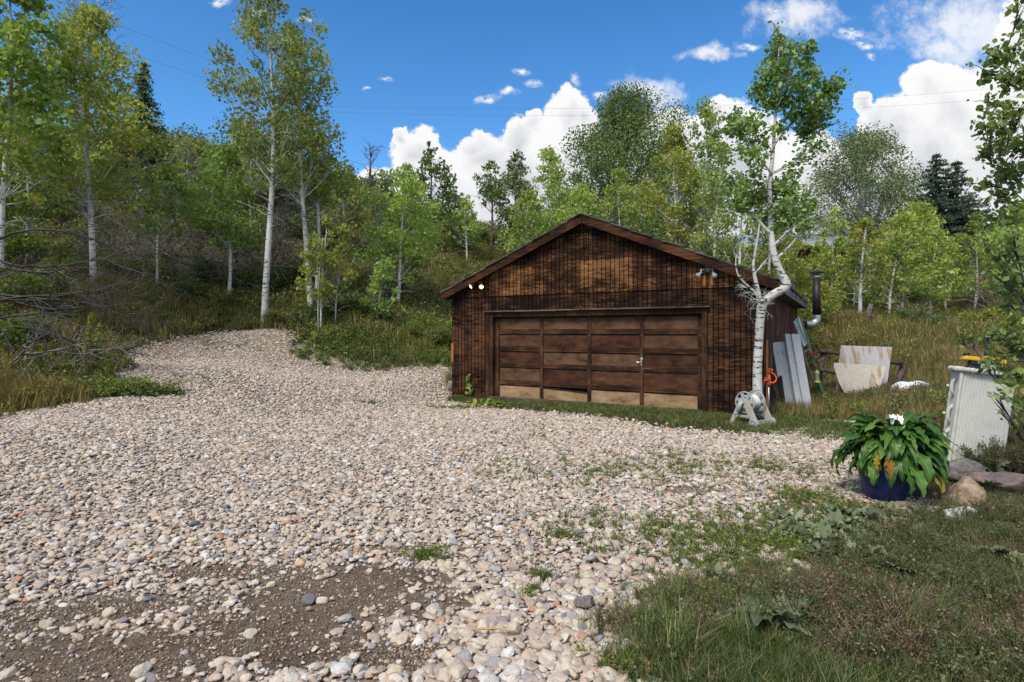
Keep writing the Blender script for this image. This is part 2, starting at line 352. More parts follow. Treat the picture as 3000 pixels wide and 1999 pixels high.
DIRT = [(-1.05,3.55,.62,.38,.97),(-1.45,3.05,.6,.25,.85),(-2.3,2.8,.9,.25,.8),(-3.1,3.2,.5,.22,.62),(-2.3,3.4,.6,.14,.66),(-1.0,4.3,.6,.06,.55),(1.9,5.9,.35,.1,.5),(2.2,4.7,.3,.1,.5),(-1.9,3.9,.5,.10,.6),(2.75,5.4,.45,.14,.8),(3.3,5.35,.35,.12,.8),(-.50,2.9,.25,.12,.6)]
def dirt_amt(X, Y):
    d = np.zeros(X.shape)
    for x, y, rx, ry, wt in DIRT:
        r = np.sqrt(((X - x) / rx) ** 2 + ((Y - y) / ry) ** 2)
        d = np.maximum(d, np.clip(1.45 - r, 0, 1) * wt)
    return np.clip(d + (.30 * wob(X, Y, 5.0, .4) + .2 * wob(Y, X, 13., 1.)) * np.clip(d * 3, 0, 1), 0, 1)

# ground sheet
def axis(n, lo, hi, k):
    u = np.linspace(-1, 1, n); s = np.sinh(u * k) / np.sinh(k); return np.where(s < 0, -s * lo, s * hi)
gx = axis(480, -420, 420, 6.6); gy = 4.0 + axis(480, -200, 900, 6.6)
XX, YY = np.meshgrid(gx, gy); ZZ = hh(XX, YY)
g = G(); ny, nx = XX.shape
idx = np.arange(nx * ny).reshape(ny, nx)
g.add(np.stack([XX, YY, ZZ], 2).reshape(-1, 3), np.stack([idx[:-1, :-1].ravel(), idx[:-1, 1:].ravel(), idx[1:, 1:].ravel(), idx[1:, :-1].ravel()], 1))
m, t, b = material('ground_soil')
oc = coords(t); at = t.new('ShaderNodeAttribute', attribute_name='zone')
sp = t.new('ShaderNodeSeparateXYZ'); t.put(sp, 0, at.outputs['Vector'])
n1 = t.noise(oc, 1.3, 5, .6); n2 = t.noise(oc, 18, 5, .65); n3 = t.noise(oc, 120, 3, .6)
soil = t.ramp(n2, [(.3, (.070, .047, .031)), (.5, (.135, .097, .066)), (.7, (.200, .150, .106))])
vor = t.new('ShaderNodeTexVoronoi'); t.put(vor, 'Vector', oc); vor.inputs['Scale'].default_value = 42
peb = t.ramp(vor.outputs['Color'], [(0, (.16, .12, .10)), (.5, (.30, .24, .20)), (1, (.42, .36, .31))])
soil = t.mix(t.math('MULTIPLY', t.step(n3, .46, .58), .5), soil, peb)
fines = t.ramp(n2, [(.3, (.17, .135, .105)), (.7, (.34, .28, .225))]); soil = t.mix(t.step(t.math('ADD', sp.outputs[1], t.math('MULTIPLY', t.math('SUBTRACT', n2, .5), .4)), .35, .10), soil, fines)
soil = t.mix(t.step(n1, .42, .62), soil, t.mix(1.0, soil, (.72, .68, .64), 'MULTIPLY'))
hill = t.ramp(n1, [(.3, (.030, .036, .014)), (.5, (.055, .055, .024)), (.7, (.090, .070, .036))])
hill = t.mix(.5, hill, t.ramp(n2, [(.35, (.028, .026, .016)), (.65, (.085, .080, .035))]))
zz = t.step(t.math('ADD', sp.outputs[0], t.math('MULTIPLY', t.math('SUBTRACT', n2, .5), .5)), .35, .65)
t.put(b, 'Base Color', t.mix(zz, hill, soil)); b.inputs['Roughness'].default_value = .95; b.inputs['Specular IOR Level'].default_value = .05
bump(t, b, t.math('ADD', n3, t.math('MULTIPLY', n2, 2.0)), .7, .02)
ground = g.build('ground', m, smooth=True); tag(ground, kind='structure')
zn = (inside(GRAV, XX, YY)).astype(float)
fa = ground.data.attributes.new('zone', 'FLOAT_VECTOR', 'POINT')
zv = np.zeros((zn.size, 3), np.float32); zv[:, 0] = zn.ravel(); zv[:, 1] = dirt_amt(XX, YY).ravel(); fa.data.foreach_set('vector', zv.ravel())

# ------------------------------------------------------------------ scattering of uncountable stuff (one object each)
LIB = []
def scatter(name, pts, rot, scl, pick, meshes, mat):
    src = bpy.data.collections.new(name + '_source')
    for i, me in enumerate(meshes):
        o = bpy.data.objects.new('%s_source_%02d' % (name, i), me); src.objects.link(o)
    LIB.append(src)
    me = bpy.data.meshes.new(name); n = len(pts); me.vertices.add(n); me.vertices.foreach_set('co', np.asarray(pts, np.float32).ravel())
    for nm, ty, arr, key in (('rot', 'FLOAT_VECTOR', rot, 'vector'), ('scl', 'FLOAT_VECTOR', scl, 'vector'), ('pick', 'INT', pick, 'value')):
        a = me.attributes.new(nm, ty, 'POINT'); a.data.foreach_set(key, np.asarray(arr, np.int32 if ty == 'INT' else np.float32).ravel())
    me.materials.append(mat); me.update()
    o = bpy.data.objects.new(name, me); COL.objects.link(o)
    ng = bpy.data.node_groups.new(name + '_nodes', 'GeometryNodeTree')
    ng.interface.new_socket('Geometry', in_out='INPUT', socket_type='NodeSocketGeometry'); ng.interface.new_socket('Geometry', in_out='OUTPUT', socket_type='NodeSocketGeometry')
    N = ng.nodes; L = ng.links; gi = N.new('NodeGroupInput'); go = N.new('NodeGroupOutput')
    ip = N.new('GeometryNodeInstanceOnPoints'); ci = N.new('GeometryNodeCollectionInfo')
    ci.inputs['Collection'].default_value = src; ci.inputs['Separate Children'].default_value = True; ci.inputs['Reset Children'].default_value = True
    def na(nm, ty):
        x = N.new('GeometryNodeInputNamedAttribute'); x.data_type = ty; x.inputs['Name'].default_value = nm; return x.outputs[0]
    er = N.new('FunctionNodeEulerToRotation'); L.new(na('rot', 'FLOAT_VECTOR'), er.inputs[0])
    L.new(gi.outputs[0], ip.inputs['Points']); L.new(ci.outputs[0], ip.inputs['Instance']); ip.inputs['Pick Instance'].default_value = True
    L.new(na('pick', 'INT'), ip.inputs['Instance Index']); L.new(er.outputs[0], ip.inputs['Rotation']); L.new(na('scl', 'FLOAT_VECTOR'), ip.inputs['Scale'])
    L.new(ip.outputs[0], go.inputs[0])
    md = o.modifiers.new('scatter', 'NODES'); md.node_group = ng
    return o
rng = np.random.default_rng(11)

# --- stones
import bmesh
def rock_mesh(name, seed, sub=3, cuts=6, rough=.10, dims=(1, .78, .55), mat=None, smooth=True):
    r = np.random.default_rng(seed); bm = bmesh.new(); bmesh.ops.create_icosphere(bm, subdivisions=sub, radius=.5)
    for v in bm.verts:
        c = np.array(v.co)
        for _ in range(0): pass
        v.co = v.co
    co_ = np.array([tuple(v.co) for v in bm.verts])
    for _ in range(cuts):
        n = r.normal(size=3); n /= np.linalg.norm(n); d = r.uniform(.30, .44); k = co_ @ n - d
        co_ -= np.where(k > 0, k * .93, 0)[:, None] * n
    ph = r.uniform(0, 6, 6)
    dsp = rough * .5 * (np.sin(co_[:, 0] * 7 + ph[0]) * np.sin(co_[:, 1] * 6 + ph[1]) + .5 * np.sin(co_[:, 2] * 13 + ph[2] + co_[:, 0] * 9) + .35 * np.sin(co_[:, 1] * 21 + ph[3]) * np.sin(co_[:, 0] * 19 + ph[4]))
    co_ = co_ * (1 + dsp)[:, None] * np.array(dims)
    for v, c in zip(bm.verts, co_): v.co = c
    me = bpy.data.meshes.new(name); bm.to_mesh(me); bm.free()
    if mat: me.materials.append(mat)
    me.polygons.foreach_set('use_smooth', np.full(len(me.polygons), smooth)); return me
mstone, t, b = material('river_stone')
oi = t.new('ShaderNodeObjectInfo'); oc = coords(t)
base = t.ramp(oi.outputs['Random'], [(0, (.58, .47, .37)), (.12, (.50, .40, .32)), (.24, (.64, .55, .45)), (.38, (.56, .43, .33)), (.50, (.66, .59, .51)), (.60, (.44, .355, .30)), (.70, (.62, .51, .38)),
                                    (.80, (.40, .375, .36)), (.85, (.58, .40, .27)), (.88, (.31, .27, .27)), (.91, (.70, .66, .60)), (.97, (.21, .22, .24)), (.985, (.50, .27, .18))], 'CONSTANT')
vn = t.noise(t.vmath('ADD', oc, oi.outputs['Random']), 3.5, 5, .65)
vv = t.math('ADD', t.math('MULTIPLY', vn, .9), .36)
vc = t.new('ShaderNodeCombineXYZ'); [t.put(vc, i, vv) for i in range(3)]
t.put(b, 'Base Color', t.mix(1.0, base, vc.outputs[0], 'MULTIPLY')); b.inputs['Roughness'].default_value = .8
bump(t, b, t.noise(oc, 9, 4, .6), .25, .05)
ROCKS = [rock_mesh('stone_shape', 100 + i, 3 if i < 8 else 2, [9, 16, 12, 20, 10, 14, 18, 12, 15, 20][i], .07, [(1, .8, .55), (1, .7, .4), (1, .9, .6), (1, .62, .38), (1, .85, .5), (1, .6, .45), (1, .75, .35), (1, .95, .5), (1, .7, .5), (1, .8, .42)][i], mstone, i in (0, 4, 7)) for i in range(10)]
def stones(name, X, Y, mean, sig, zoff, tilt=.24, flat=1.0):
    n = len(X); s = np.exp(rng.normal(0, sig, n)) * mean; s = np.clip(s, mean * .35, mean * 2.1)
    Z = hh(X, Y) + s * .12 + rng.uniform(0, zoff, n)
    rot = np.c_[rng.normal(0, tilt, n), rng.normal(0, tilt, n), rng.uniform(0, 2 * pi, n)]
    scl = np.c_[s, s * rng.uniform(.8, 1.15, n), s * rng.uniform(.75, 1.15, n) * flat]
    return np.c_[X, Y, Z], rot, scl, rng.integers(0, len(ROCKS), n)
sp_ = .038
cxs, cys = np.meshgrid(np.arange(-16, 8, sp_), np.arange(1.4, 21, sp_))
cxs = cxs.ravel() + rng.uniform(-.5, .5, cxs.size) * sp_; cys = cys.ravel() + rng.uniform(-.5, .5, cys.size) * sp_
ex = cxs + .10 * wob(cxs, cys, 5.0, 1.0) + .05 * wob(cxs, cys, 17., 2.); ey = cys + .10 * wob(cys, cxs, 5.0, 2.0) + .05 * wob(cys, cxs, 15., 1.)
jt = .10 + .10 * (cys > 6); k = inside(GRAV, ex + rng.normal(0, 1, ex.size) * jt, ey + rng.normal(0, 1, ex.size) * jt) & ~in_garage(cxs, cys, .02)
k &= (np.abs(cxs) < .98 * cys + 1.6)
da = dirt_amt(cxs, cys); k &= rng.uniform(0, 1, cxs.size) > np.clip(da * 1.02, 0, .90)
thin = np.clip(.5 + 1.2 * wob(cxs, cys, 2.1, 3.3), 0, 1); k &= rng.uniform(0, 1, cxs.size) > .10 * thin
X, Y = cxs[k], cys[k]; da = da[k]
A1 = stones('a', X, Y, .0440, .46, .012); big = 1 + .42 * np.clip((4.3 - Y) / 1.2, 0, 1) * np.clip((X + 1.0) / .8, 0, 1); A1[2][:] *= big[:, None]; sc_ = np.where(da > .15, rng.choice([.3, .42, .55, .8, 1.1], len(X)), 1.0)[:, None]; A1[2][:] *= sc_; A1[0][:, 2] -= np.where(da > .08, rng.uniform(.002, .014, len(X)), 0)
k2 = rng.uniform(0, 1, len(X)) < np.where(da > .1, 0, .22)
A2 = stones('b', X[k2] + .02, Y[k2] + .025, .046, .45, .010, .4); A2[0][:, 2] += .012; A2[2][:] *= big[k2][:, None]
# loose stones thrown past the edge of the gravel
ang = rng.uniform(0, 1, 5200); pi_ = rng.integers(0, len(GRAV) - 3, 5200); ed = GRAV[pi_] * (1 - ang[:, None]) + GRAV[(pi_ + 1)] * ang[:, None] + rng.normal(0, .22, (5200, 2))
ed = ed[~in_garage(ed[:, 0], ed[:, 1], .03)]
A3 = stones('c', ed[:, 0], ed[:, 1], .046, .4, .01)
# small chips between the bigger stones, and stray stones among the corner weeds
k4 = rng.uniform(0, 1, len(X)) < .45; A4 = stones('e', X[k4] + rng.normal(0, .02, k4.sum()), Y[k4] + rng.normal(0, .02, k4.sum()), .021, .35, .012, .5); A4[0][:, 2] += .010
xs_ = rng.uniform(.5, 5.5, 2600); ys_ = rng.uniform(1.8, 5.8, 2600); k5 = (xs_ > .12 * ys_ + .2) & (wob(xs_, ys_, 3.0, 6.0) > -.1); A5 = stones('f', xs_[k5], ys_[k5], .040, .5, .004)
allp = [np.concatenate(x) for x in zip(A1, A2, A3, A4, A5)]
gravel = scatter('gravel', *allp, ROCKS, mstone); tag(gravel, 'pinkish beige river rock gravel spread over the yard', 'gravel', kind='stuff')
# fine grit on the bare dirt
n = 17000; gi_ = rng.integers(0, len(DIRT), n); D_ = np.array(DIRT)[gi_]
X = D_[:, 0] + rng.normal(0, .62, n) * D_[:, 2]; Y = D_[:, 1] + rng.normal(0, .62, n) * D_[:, 3]
k = (Y > 1.5); X, Y = X[k], Y[k]
A = stones('d', X, Y, .011, .75, .001, .6)
A = (A[0], A[1], A[2], rng.integers(0, 2, len(X)))
GR = [rock_mesh('grit_shape', 120 + i, 1, 5, .1, (1, .8, .6), None) for i in range(2)]; mgrit, t, b = material('dirt_grit'); oi = t.new('ShaderNodeObjectInfo'); t.put(b, 'Base Color', t.ramp(oi.outputs['Random'], [(0, (.11, .078, .052)), (.5, (.19, .14, .10)), (.8, (.32, .25, .19)), (1, (.46, .39, .32))])); b.inputs['Specular IOR Level'].default_value = .1
for me in GR: me.materials.append(mgrit)
grit = scatter('dirt_pebbles', *A, GR, mgrit); tag(grit, 'fine grit and tiny pebbles on the bare dirt patch', 'pebbles', kind='stuff')
# ------------------------------------------------------------------ plant materials
GAIN = 2.35
def leaf_mat(name, stops, trans=.42, rough=.5, transcol=1.25, gain=None):
    gain = gain or GAIN
    m, t, b = material(name)
    at = t.new('ShaderNodeAttribute', attribute_name='rnd'); c = t.ramp(at.outputs['Fac'], [(p_, tuple(min(.8, q_ * gain) for q_ in c_)) for p_, c_ in [(p2, (c2[0] * 1.06, c2[1], c2[2] * .95)) for p2, c2 in stops]])
    oi = t.new('ShaderNodeObjectInfo'); hs = t.new('ShaderNodeHueSaturation'); t.put(hs, 'Color', c); t.put(hs, 'Value', t.math('ADD', .78, t.math('MULTIPLY', oi.outputs['Random'], .44))); t.put(hs, 'Hue', t.math('ADD', .488, t.math('MULTIPLY', t.math('FRACT', t.math('MULTIPLY', oi.outputs['Random'], 7.3)), .026))); c = hs.outputs[0]
    t.put(b, 'Base Color', c); b.inputs['Roughness'].default_value = rough; b.inputs['Specular IOR Level'].default_value = .35
    tr = t.new('ShaderNodeBsdfTranslucent'); t.put(tr, 'Color', t.mix(1.0, c, (transcol, transcol * .98, .7), 'MULTIPLY'))
    mx = t.new('ShaderNodeMixShader'); mx.inputs[0].default_value = trans
    out = m.node_tree.nodes['Material Output']; t.l.new(b.outputs[0], mx.inputs[1]); t.l.new(tr.outputs[0], mx.inputs[2]); t.l.new(mx.outputs[0], out.inputs[0])
    return m
def leaf_set(pre, gain):
  gain = gain
  return {
 'g': leaf_mat(pre + 'leaf_green',  [(0, (.050, .085, .018)), (.4, (.085, .130, .028)), (.75, (.135, .180, .045)), (.93, (.21, .22, .055)), (1, (.30, .21, .03))], gain=gain),
 'l': leaf_mat(pre + 'leaf_light',  [(0, (.060, .100, .022)), (.4, (.110, .160, .040)), (.75, (.170, .215, .065)), (.93, (.24, .24, .07)), (1, (.34, .24, .04))], gain=gain),
 'y': leaf_mat(pre + 'leaf_yellowing', [(0, (.065, .095, .020)), (.35, (.120, .155, .034)), (.68, (.185, .205, .050)), (.90, (.27, .245, .055)), (1, (.42, .27, .035))], gain=gain),
 'o': leaf_mat(pre + 'leaf_olive',  [(0, (.050, .074, .022)), (.4, (.095, .125, .038)), (.74, (.155, .180, .060)), (.94, (.22, .20, .055)), (1, (.32, .20, .035))], gain=gain),
 'd': leaf_mat(pre + 'leaf_dark',   [(0, (.030, .055, .015)), (.4, (.055, .088, .026)), (.8, (.095, .130, .040)), (1, (.15, .17, .05))], .25, gain=gain),
 's': leaf_mat(pre + 'leaf_sage',   [(0, (.045, .066, .028)), (.5, (.080, .108, .046)), (1, (.135, .165, .075))], .25, gain=gain),
 'h': leaf_mat(pre + 'leaf_crooked_aspen', [(0, (.035, .065, .018)), (.4, (.065, .105, .028)), (.75, (.115, .165, .045)), (1, (.19, .23, .07))], .3, .42, gain=gain),
}
LEAF = leaf_set('', 2.35); LEAFB = leaf_set('low_', 1.5)
def bark_mat(name, white, scar, amount=.5):
    m, t, b = material(name); oc = coords(t)
    n1 = t.noise(t.map(oc, (5, 5, 26)), 1.0, 4, .6); n2 = t.noise(oc, 2.2, 3, .5); n3 = t.noise(t.map(oc, (30, 30, 8)), 1.0, 3, .6)
    base = t.mix(t.step(n2, .35, .7), white, tuple(x * .72 for x in white))
    base = t.mix(t.math('MULTIPLY', t.step(n3, .5, .75), .35), base, tuple(x * .55 for x in white))
    k = t.step(t.math('ADD', n1, t.math('MULTIPLY', n2, .25)), .80 - amount * .12, .84 - amount * .12)
    vo = t.new('ShaderNodeTexVoronoi'); t.put(vo, 'Vector', t.map(oc, (4, 4, 6.5))); vo.inputs['Scale'].default_value = 1.0
    k2 = t.step(t.math('ADD', vo.outputs['Distance'], t.math('MULTIPLY', n3, .12)), .25, .18)
    sp = t.new('ShaderNodeSeparateXYZ'); t.put(sp, 0, oc)
    foot = t.math('MULTIPLY', t.step(sp.outputs[2], .9, 0.1), t.step(n3, .40, .5))      # rough black bark at the foot
    k = t.math('MAXIMUM', t.math('MAXIMUM', k, t.math('MULTIPLY', k2, .9)), t.math('MULTIPLY', foot, .8))
    t.put(b, 'Base Color', t.mix(k, base, scar)); b.inputs['Roughness'].default_value = .85
    bump(t, b, t.math('ADD', k, n3), .5, .01); return m
BARK = bark_mat('aspen_bark', (.58, .575, .53), (.040, .034, .030), .75)
BARKD = bark_mat('dark_bark', (.13, .11, .095), (.03, .026, .022), .9)
def plain(name, col, rough=.7, spec=.3, metal=0.0, var=.25, sc=8.0, bmp=.2, stretch=(1, 1, 1)):
    m, t, b = material(name); oc = t.map(coords(t), stretch)
    n1 = t.noise(oc, sc, 5, .6); c2 = tuple(max(0, x * (1 - var)) for x in col); c3 = tuple(min(1, x * (1 + var * .6)) for x in col)
    t.put(b, 'Base Color', t.ramp(n1, [(.3, c2), (.7, c3)])); b.inputs['Roughness'].default_value = rough; b.inputs['Specular IOR Level'].default_value = spec; b.inputs['Metallic'].default_value = metal
    if bmp: bump(t, b, t.noise(oc, sc * 4, 4, .6), bmp, .01)
    return m
TWIG = plain('grey_twig', (.20, .18, .17), .9, var=.4)
TWIGD = plain('dark_twig', (.075, .062, .06), .9, var=.4)

def leaves_into(g, C, size, rnd, rng, shape='quad', hang=.35, a0=1.0, b0=.85):
    n = len(C); nrm = rng.normal(size=(n, 3)); nrm[:, 2] += .25; nrm /= np.linalg.norm(nrm, axis=1)[:, None]
    u = rng.normal(size=(n, 3)); u[:, 2] -= hang * 2; u -= nrm * (u * nrm).sum(1)[:, None]; u /= np.linalg.norm(u, axis=1)[:, None]
    v = np.cross(nrm, u); s = (size * np.clip(np.exp(rng.normal(-.05, .33, n)), .45, 1.8))[:, None]
    if shape == 'quad': K = [(-.5, 0), (.05, -.48), (.55, 0), (.05, .48)]
    elif shape == 'round': K = [(-.5, 0), (-.25, -.42), (.2, -.45), (.58, 0), (.2, .45), (-.25, .42)]
    else: K = [(-.5, 0), (0, -.22), (.5, 0), (0, .22)]
    V = np.stack([C + s * (a0 * x * u + b0 * y * v) + (s * nrm * .06 if i % 2 else 0) for i, (x, y) in enumerate(K)], 1)
    g.add(V.reshape(-1, 3), np.arange(n * len(K)).reshape(n, len(K)), rnd)

def envelope(kind, t):
    if kind == 'dome': return sqrt(max(0.0, 1 - (max(0, t - .25) / .75) ** 2)) * (.75 + .25 * min(1, t / .25))
    return (min(1.0, .45 + t * 2.2)) * (1 - max(0, (t - .35) / .65) ** 1.6) * .95 + .10
def tree_meshes(seed, H, R, cb, r0, lean, leafsz, mleaf, mbark, dens=1.0, kind='aspen', nc=None, bark_limb=None, shape='quad', bare=0, twin=0):
    r = np.random.default_rng(seed); gt = G(); gl = G()
    n = 14; tt = np.linspace(0, 1, n); w1, w2 = r.uniform(0, 6, 2); wa = .012 * H
    px_ = lean * tt ** 1.25 + wa * np.sin(tt * 5 + w1) - wa * sin(w1); py_ = wa * (np.sin(tt * 4.3 + w2) - sin(w2)); pz = tt * H * .97 - .25
    rad = r0 * (1 - tt * .93) ** .85 + .006; rad[0] *= 1.25
    path = np.c_[px_, py_, pz]; gt.tube(path, rad, 10)
    at_z = lambda z: np.array([np.interp(z, pz, px_), np.interp(z, pz, py_), z])
    if twin:
        for q in range(twin):
            az = r.uniform(0, 6.28); o = np.array([cos(az), sin(az), 0]) * r0 * 3.0
            gt.tube(path + o + np.outer(tt, [r.normal() * .5, r.normal() * .4, -.1 * H]), rad * r.uniform(.5, .75), 8)
    hc = H - cb; nc = nc or int(np.clip(18 + hc * R * 3.2, 22, 90)); C = []; S = []; W = []
    for i in range(nc):
        t_ = (i + r.uniform(0, 1)) / nc; t_ = t_ ** .9; e = envelope(kind, t_)
        az = i * 2.399 + r.normal(0, .35); d = R * e * r.uniform(.2, 1.05) ** .6 * (1 + .22 * sin(3 * az + w1) * sin(7 * t_ + w2)); zc = cb + hc * t_
        c = at_z(zc) + np.array([cos(az) * d, sin(az) * d, r.normal(0, .02 * H)])
        cr = R * (.24 + .16 * e) * r.choice([.45, .7, .95, 1.25]); cr = min(cr, hc * .2)
        z0 = max(zc - d * r.uniform(.9, 1.5) - cr * .3, cb * .82 + r.uniform(0, .05) * H); z0 = min(z0, zc)
        s0 = at_z(z0); md = (s0 + c) / 2 + np.array([cos(az), sin(az), 0]) * d * .12 + np.array([0, 0, -.08 * d])
        lr = max(.008, r0 * .26 * (1 - t_ * .75)); L = bez(s0, md, c, 6); gt.tube(L, np.linspace(lr, lr * .25, 6), 5, caps=False)
        for _ in range(4):
            e1 = c + r.normal(size=3) * cr * .55; gt.tube(bez(L[3], (L[4] + e1) / 2 + [0, 0, .05], e1, 4), np.linspace(lr * .4, .003, 4), 3, caps=False)
        k = int(dens * 50 * (cr / leafsz) ** 1.62 * .34) + 6; k = min(k, 2600)
        dr = r.normal(size=(k, 3)); dr /= np.linalg.norm(dr, axis=1)[:, None]; p = c + dr * (cr * r.uniform(0, 1, k) ** .5)[:, None] * [1.08, 1.08, .85]
        C.append(p); cw = r.beta(1.6, 2.2); W.append(np.clip(.45 * r.uniform(0, 1, k) + .55 * cw + (.10 if r.uniform() < .12 else 0), 0, 1))
        m2 = int(k * .12); tq = r.uniform(.45, 1, m2); pl = np.stack([np.interp(tq, np.linspace(0, 1, 6), L[:, j]) for j in range(3)], 1) + r.normal(0, .10, (m2, 3)); C.append(pl); W.append(r.uniform(.1, .9, m2))
    for _ in range(bare):
        z0 = H * r.uniform(.8, .97); s0 = at_z(z0); az = r.uniform(0, 6.28); e1 = s0 + np.array([cos(az) * .5, sin(az) * .5, r.uniform(.8, 1.6)])
        L = bez(s0, (s0 + e1) / 2 + np.array([cos(az), sin(az), 0]) * .25, e1, 6); gt.tube(L, np.linspace(.022, .004, 6), 4)
        for _ in range(3): q = L[r.integers(1, 5)]; gt.tube(bez(q, q + r.normal(0, .1, 3) + [0, 0, .15], q + r.normal(0, .3, 3) + [0, 0, .4], 4), np.linspace(.01, .003, 4), 3)
    for _ in range(5):                                          # a few bare lower twigs
        z0 = cb * r.uniform(.55, .95); s0 = at_z(z0); az = r.uniform(0, 6.28); L_ = R * r.uniform(.3, .7); e1 = s0 + np.array([cos(az) * L_, sin(az) * L_, r.uniform(-.1, .5) * L_])
        gt.tube(bez(s0, (s0 + e1) / 2 + [0, 0, .12], e1, 6), np.linspace(max(.008, r0 * .16), .004, 6), 4)
    C = np.concatenate(C); W = np.concatenate(W)
    leaves_into(gl, C, leafsz, W, r, shape)
    return gt, gl
def place_tree(name, X, Y, gt, gl, mbark, mleaf, label, cat, group, zoff=0.0):
    o = empty(name, (X, Y, h1(X, Y) + zoff)); tag(o, label, cat, group)
    gt.build('trunk', mbark, o, smooth=True)
    if gl is not None: gl.build('crown', mleaf, o)
    return o
for i, (px, by, Y, ty, hw, cb, lean, r0, ls, hue, lab, grp) in enumerate(TREES):
    X = (px - CX) / F * Y; z0 = h1(X, Y); k = Y / F
    H = EYE - (ty - HZ) * k - z0; cbz = EYE - (cb - HZ) * k - z0; cbz = max(cbz, .12 * H)
    lz = (.050 + Y * .0024) * ls; R = hw * k * 1.12
    gt, gl = tree_meshes(500 + i, H, R, cbz, r0, lean * k, lz, None, None, dens=(1.0 if Y < 26 else .85) * (.62 if hue == 'o' else .9), bare=5 if i == 2 else 0, twin=1 if i in (9, 24, 35) else 0,
                         shape='round' if i in (0,) else 'quad')
    small = grp == 'aspen saplings'
    place_tree('aspen_sapling' if small else ('broadleaf_tree' if hue in 'ds' else 'aspen_tree'), X, Y, gt, gl, BARKD if hue in 'ds' else BARK, LEAF[hue], lab, 'sapling' if small else 'tree', grp)

# the big domed willow and the cottonwood
def big_tree(px, Y, ty, hw, cb, r0, hue, lab, seed, lz, dens, name):
    X = (px - CX) / F * Y; z0 = h1(X, Y); k = Y / F; H = EYE - (ty - HZ) * k - z0; cbz = EYE - (cb - HZ) * k - z0
    gt, gl = tree_meshes(seed, H, hw * k, cbz, r0, 0, lz, None, None, dens=dens, kind='dome', nc=78)
    place_tree(name, X, Y, gt, gl, BARKD if hue == 'd' else BARK, LEAF[hue], lab, 'tree', 'big trees on the skyline')
big_tree(1432, 42, 216, 142, 600, .35, 'd', 'huge dark domed willow towering behind the garage roof', 31, .125, .95, 'willow_tree')
big_tree(1985, 46, 312, 128, 560, .35, 's', 'large airy grey green cottonwood on the skyline beside the spruce', 32, .13, .55, 'cottonwood_tree')

# ------------------------------------------------------------------ conifers
mneedle = leaf_mat('spruce_needles', [(0, (.010, .022, .012)), (.5, (.022, .042, .024)), (.85, (.040, .062, .040)), (1, (.14, .06, .03))], .1, .6)
mneedle2 = leaf_mat('fir_needles', [(0, (.014, .028, .010)), (.6, (.030, .052, .018)), (1, (.055, .080, .03))], .1, .6)
def conifer(px, Y, ty, hw, by, lab, seed, mat, tops=1):
    X = (px - CX) / F * Y; z0 = h1(X, Y); k = Y / F; H = EYE - (ty - HZ) * k - z0; R = hw * k; r = np.random.default_rng(seed); gt = G(); gl = G()
    for q in range(tops):
        dx = (q - (tops - 1) / 2) * R * .42; Hq = H * (1 - .06 * q); gt.tube([(dx * .7, 0, -.3), (dx, 0, Hq * .5), (dx, 0, Hq)], [.22, .13, .01], 8)
        nl = int(Hq / .30); C = []
        for i in range(nl):
            t_ = i / nl; z = Hq * (.06 + .94 * t_); L = R * (1 - t_) ** .85  + .10
            for j in range(int(6 + 8 * (1 - t_))):
                az = r.uniform(0, 6.28); Lb = L * r.uniform(.6, 1.12); nn = max(5, int(Lb / .09)); s = np.linspace(.08, 1, nn)
                bx = dx + cos(az) * Lb * s; by_ = sin(az) * Lb * s; bz = z - .32 * Lb * s + .18 * Lb * s ** 2.5
                gt.tube(np.c_[bx, by_, bz][::max(1, nn // 4)], .012, 3, caps=False) if j % 2 == 0 and nn > 6 else None
                for _ in range(7): C.append(np.c_[bx, by_, bz] + r.normal(0, .07, (nn, 3)) * [1, 1, .7] + np.c_[np.zeros(nn), np.zeros(nn), -.04 * r.uniform(0, 1, nn)])
        C = np.concatenate(C); leaves_into(gl, C, .17, np.clip(r.beta(2, 3, len(C)), 0, 1), r, 'thin', hang=.1)
    place_tree('spruce_tree', X, Y, gt, gl, BARKD, mat, lab, 'conifer', 'dark conifers')
conifer(2175, 38, 348, 112, 620, 'dark blue green twin topped spruce with rusty cones near the top', 71, mneedle, 2)
conifer(332, 34, 138, 66, 520, 'tall narrow conifer showing beside the yellowing aspen', 72, mneedle2)
conifer(640, 36, 240, 78, 520, 'conifer standing in the gap behind the tallest aspen', 73, mneedle2)
conifer(2290, 46, 500, 34, 600, 'small spruce at the foot of the twin topped spruce', 74, mneedle)

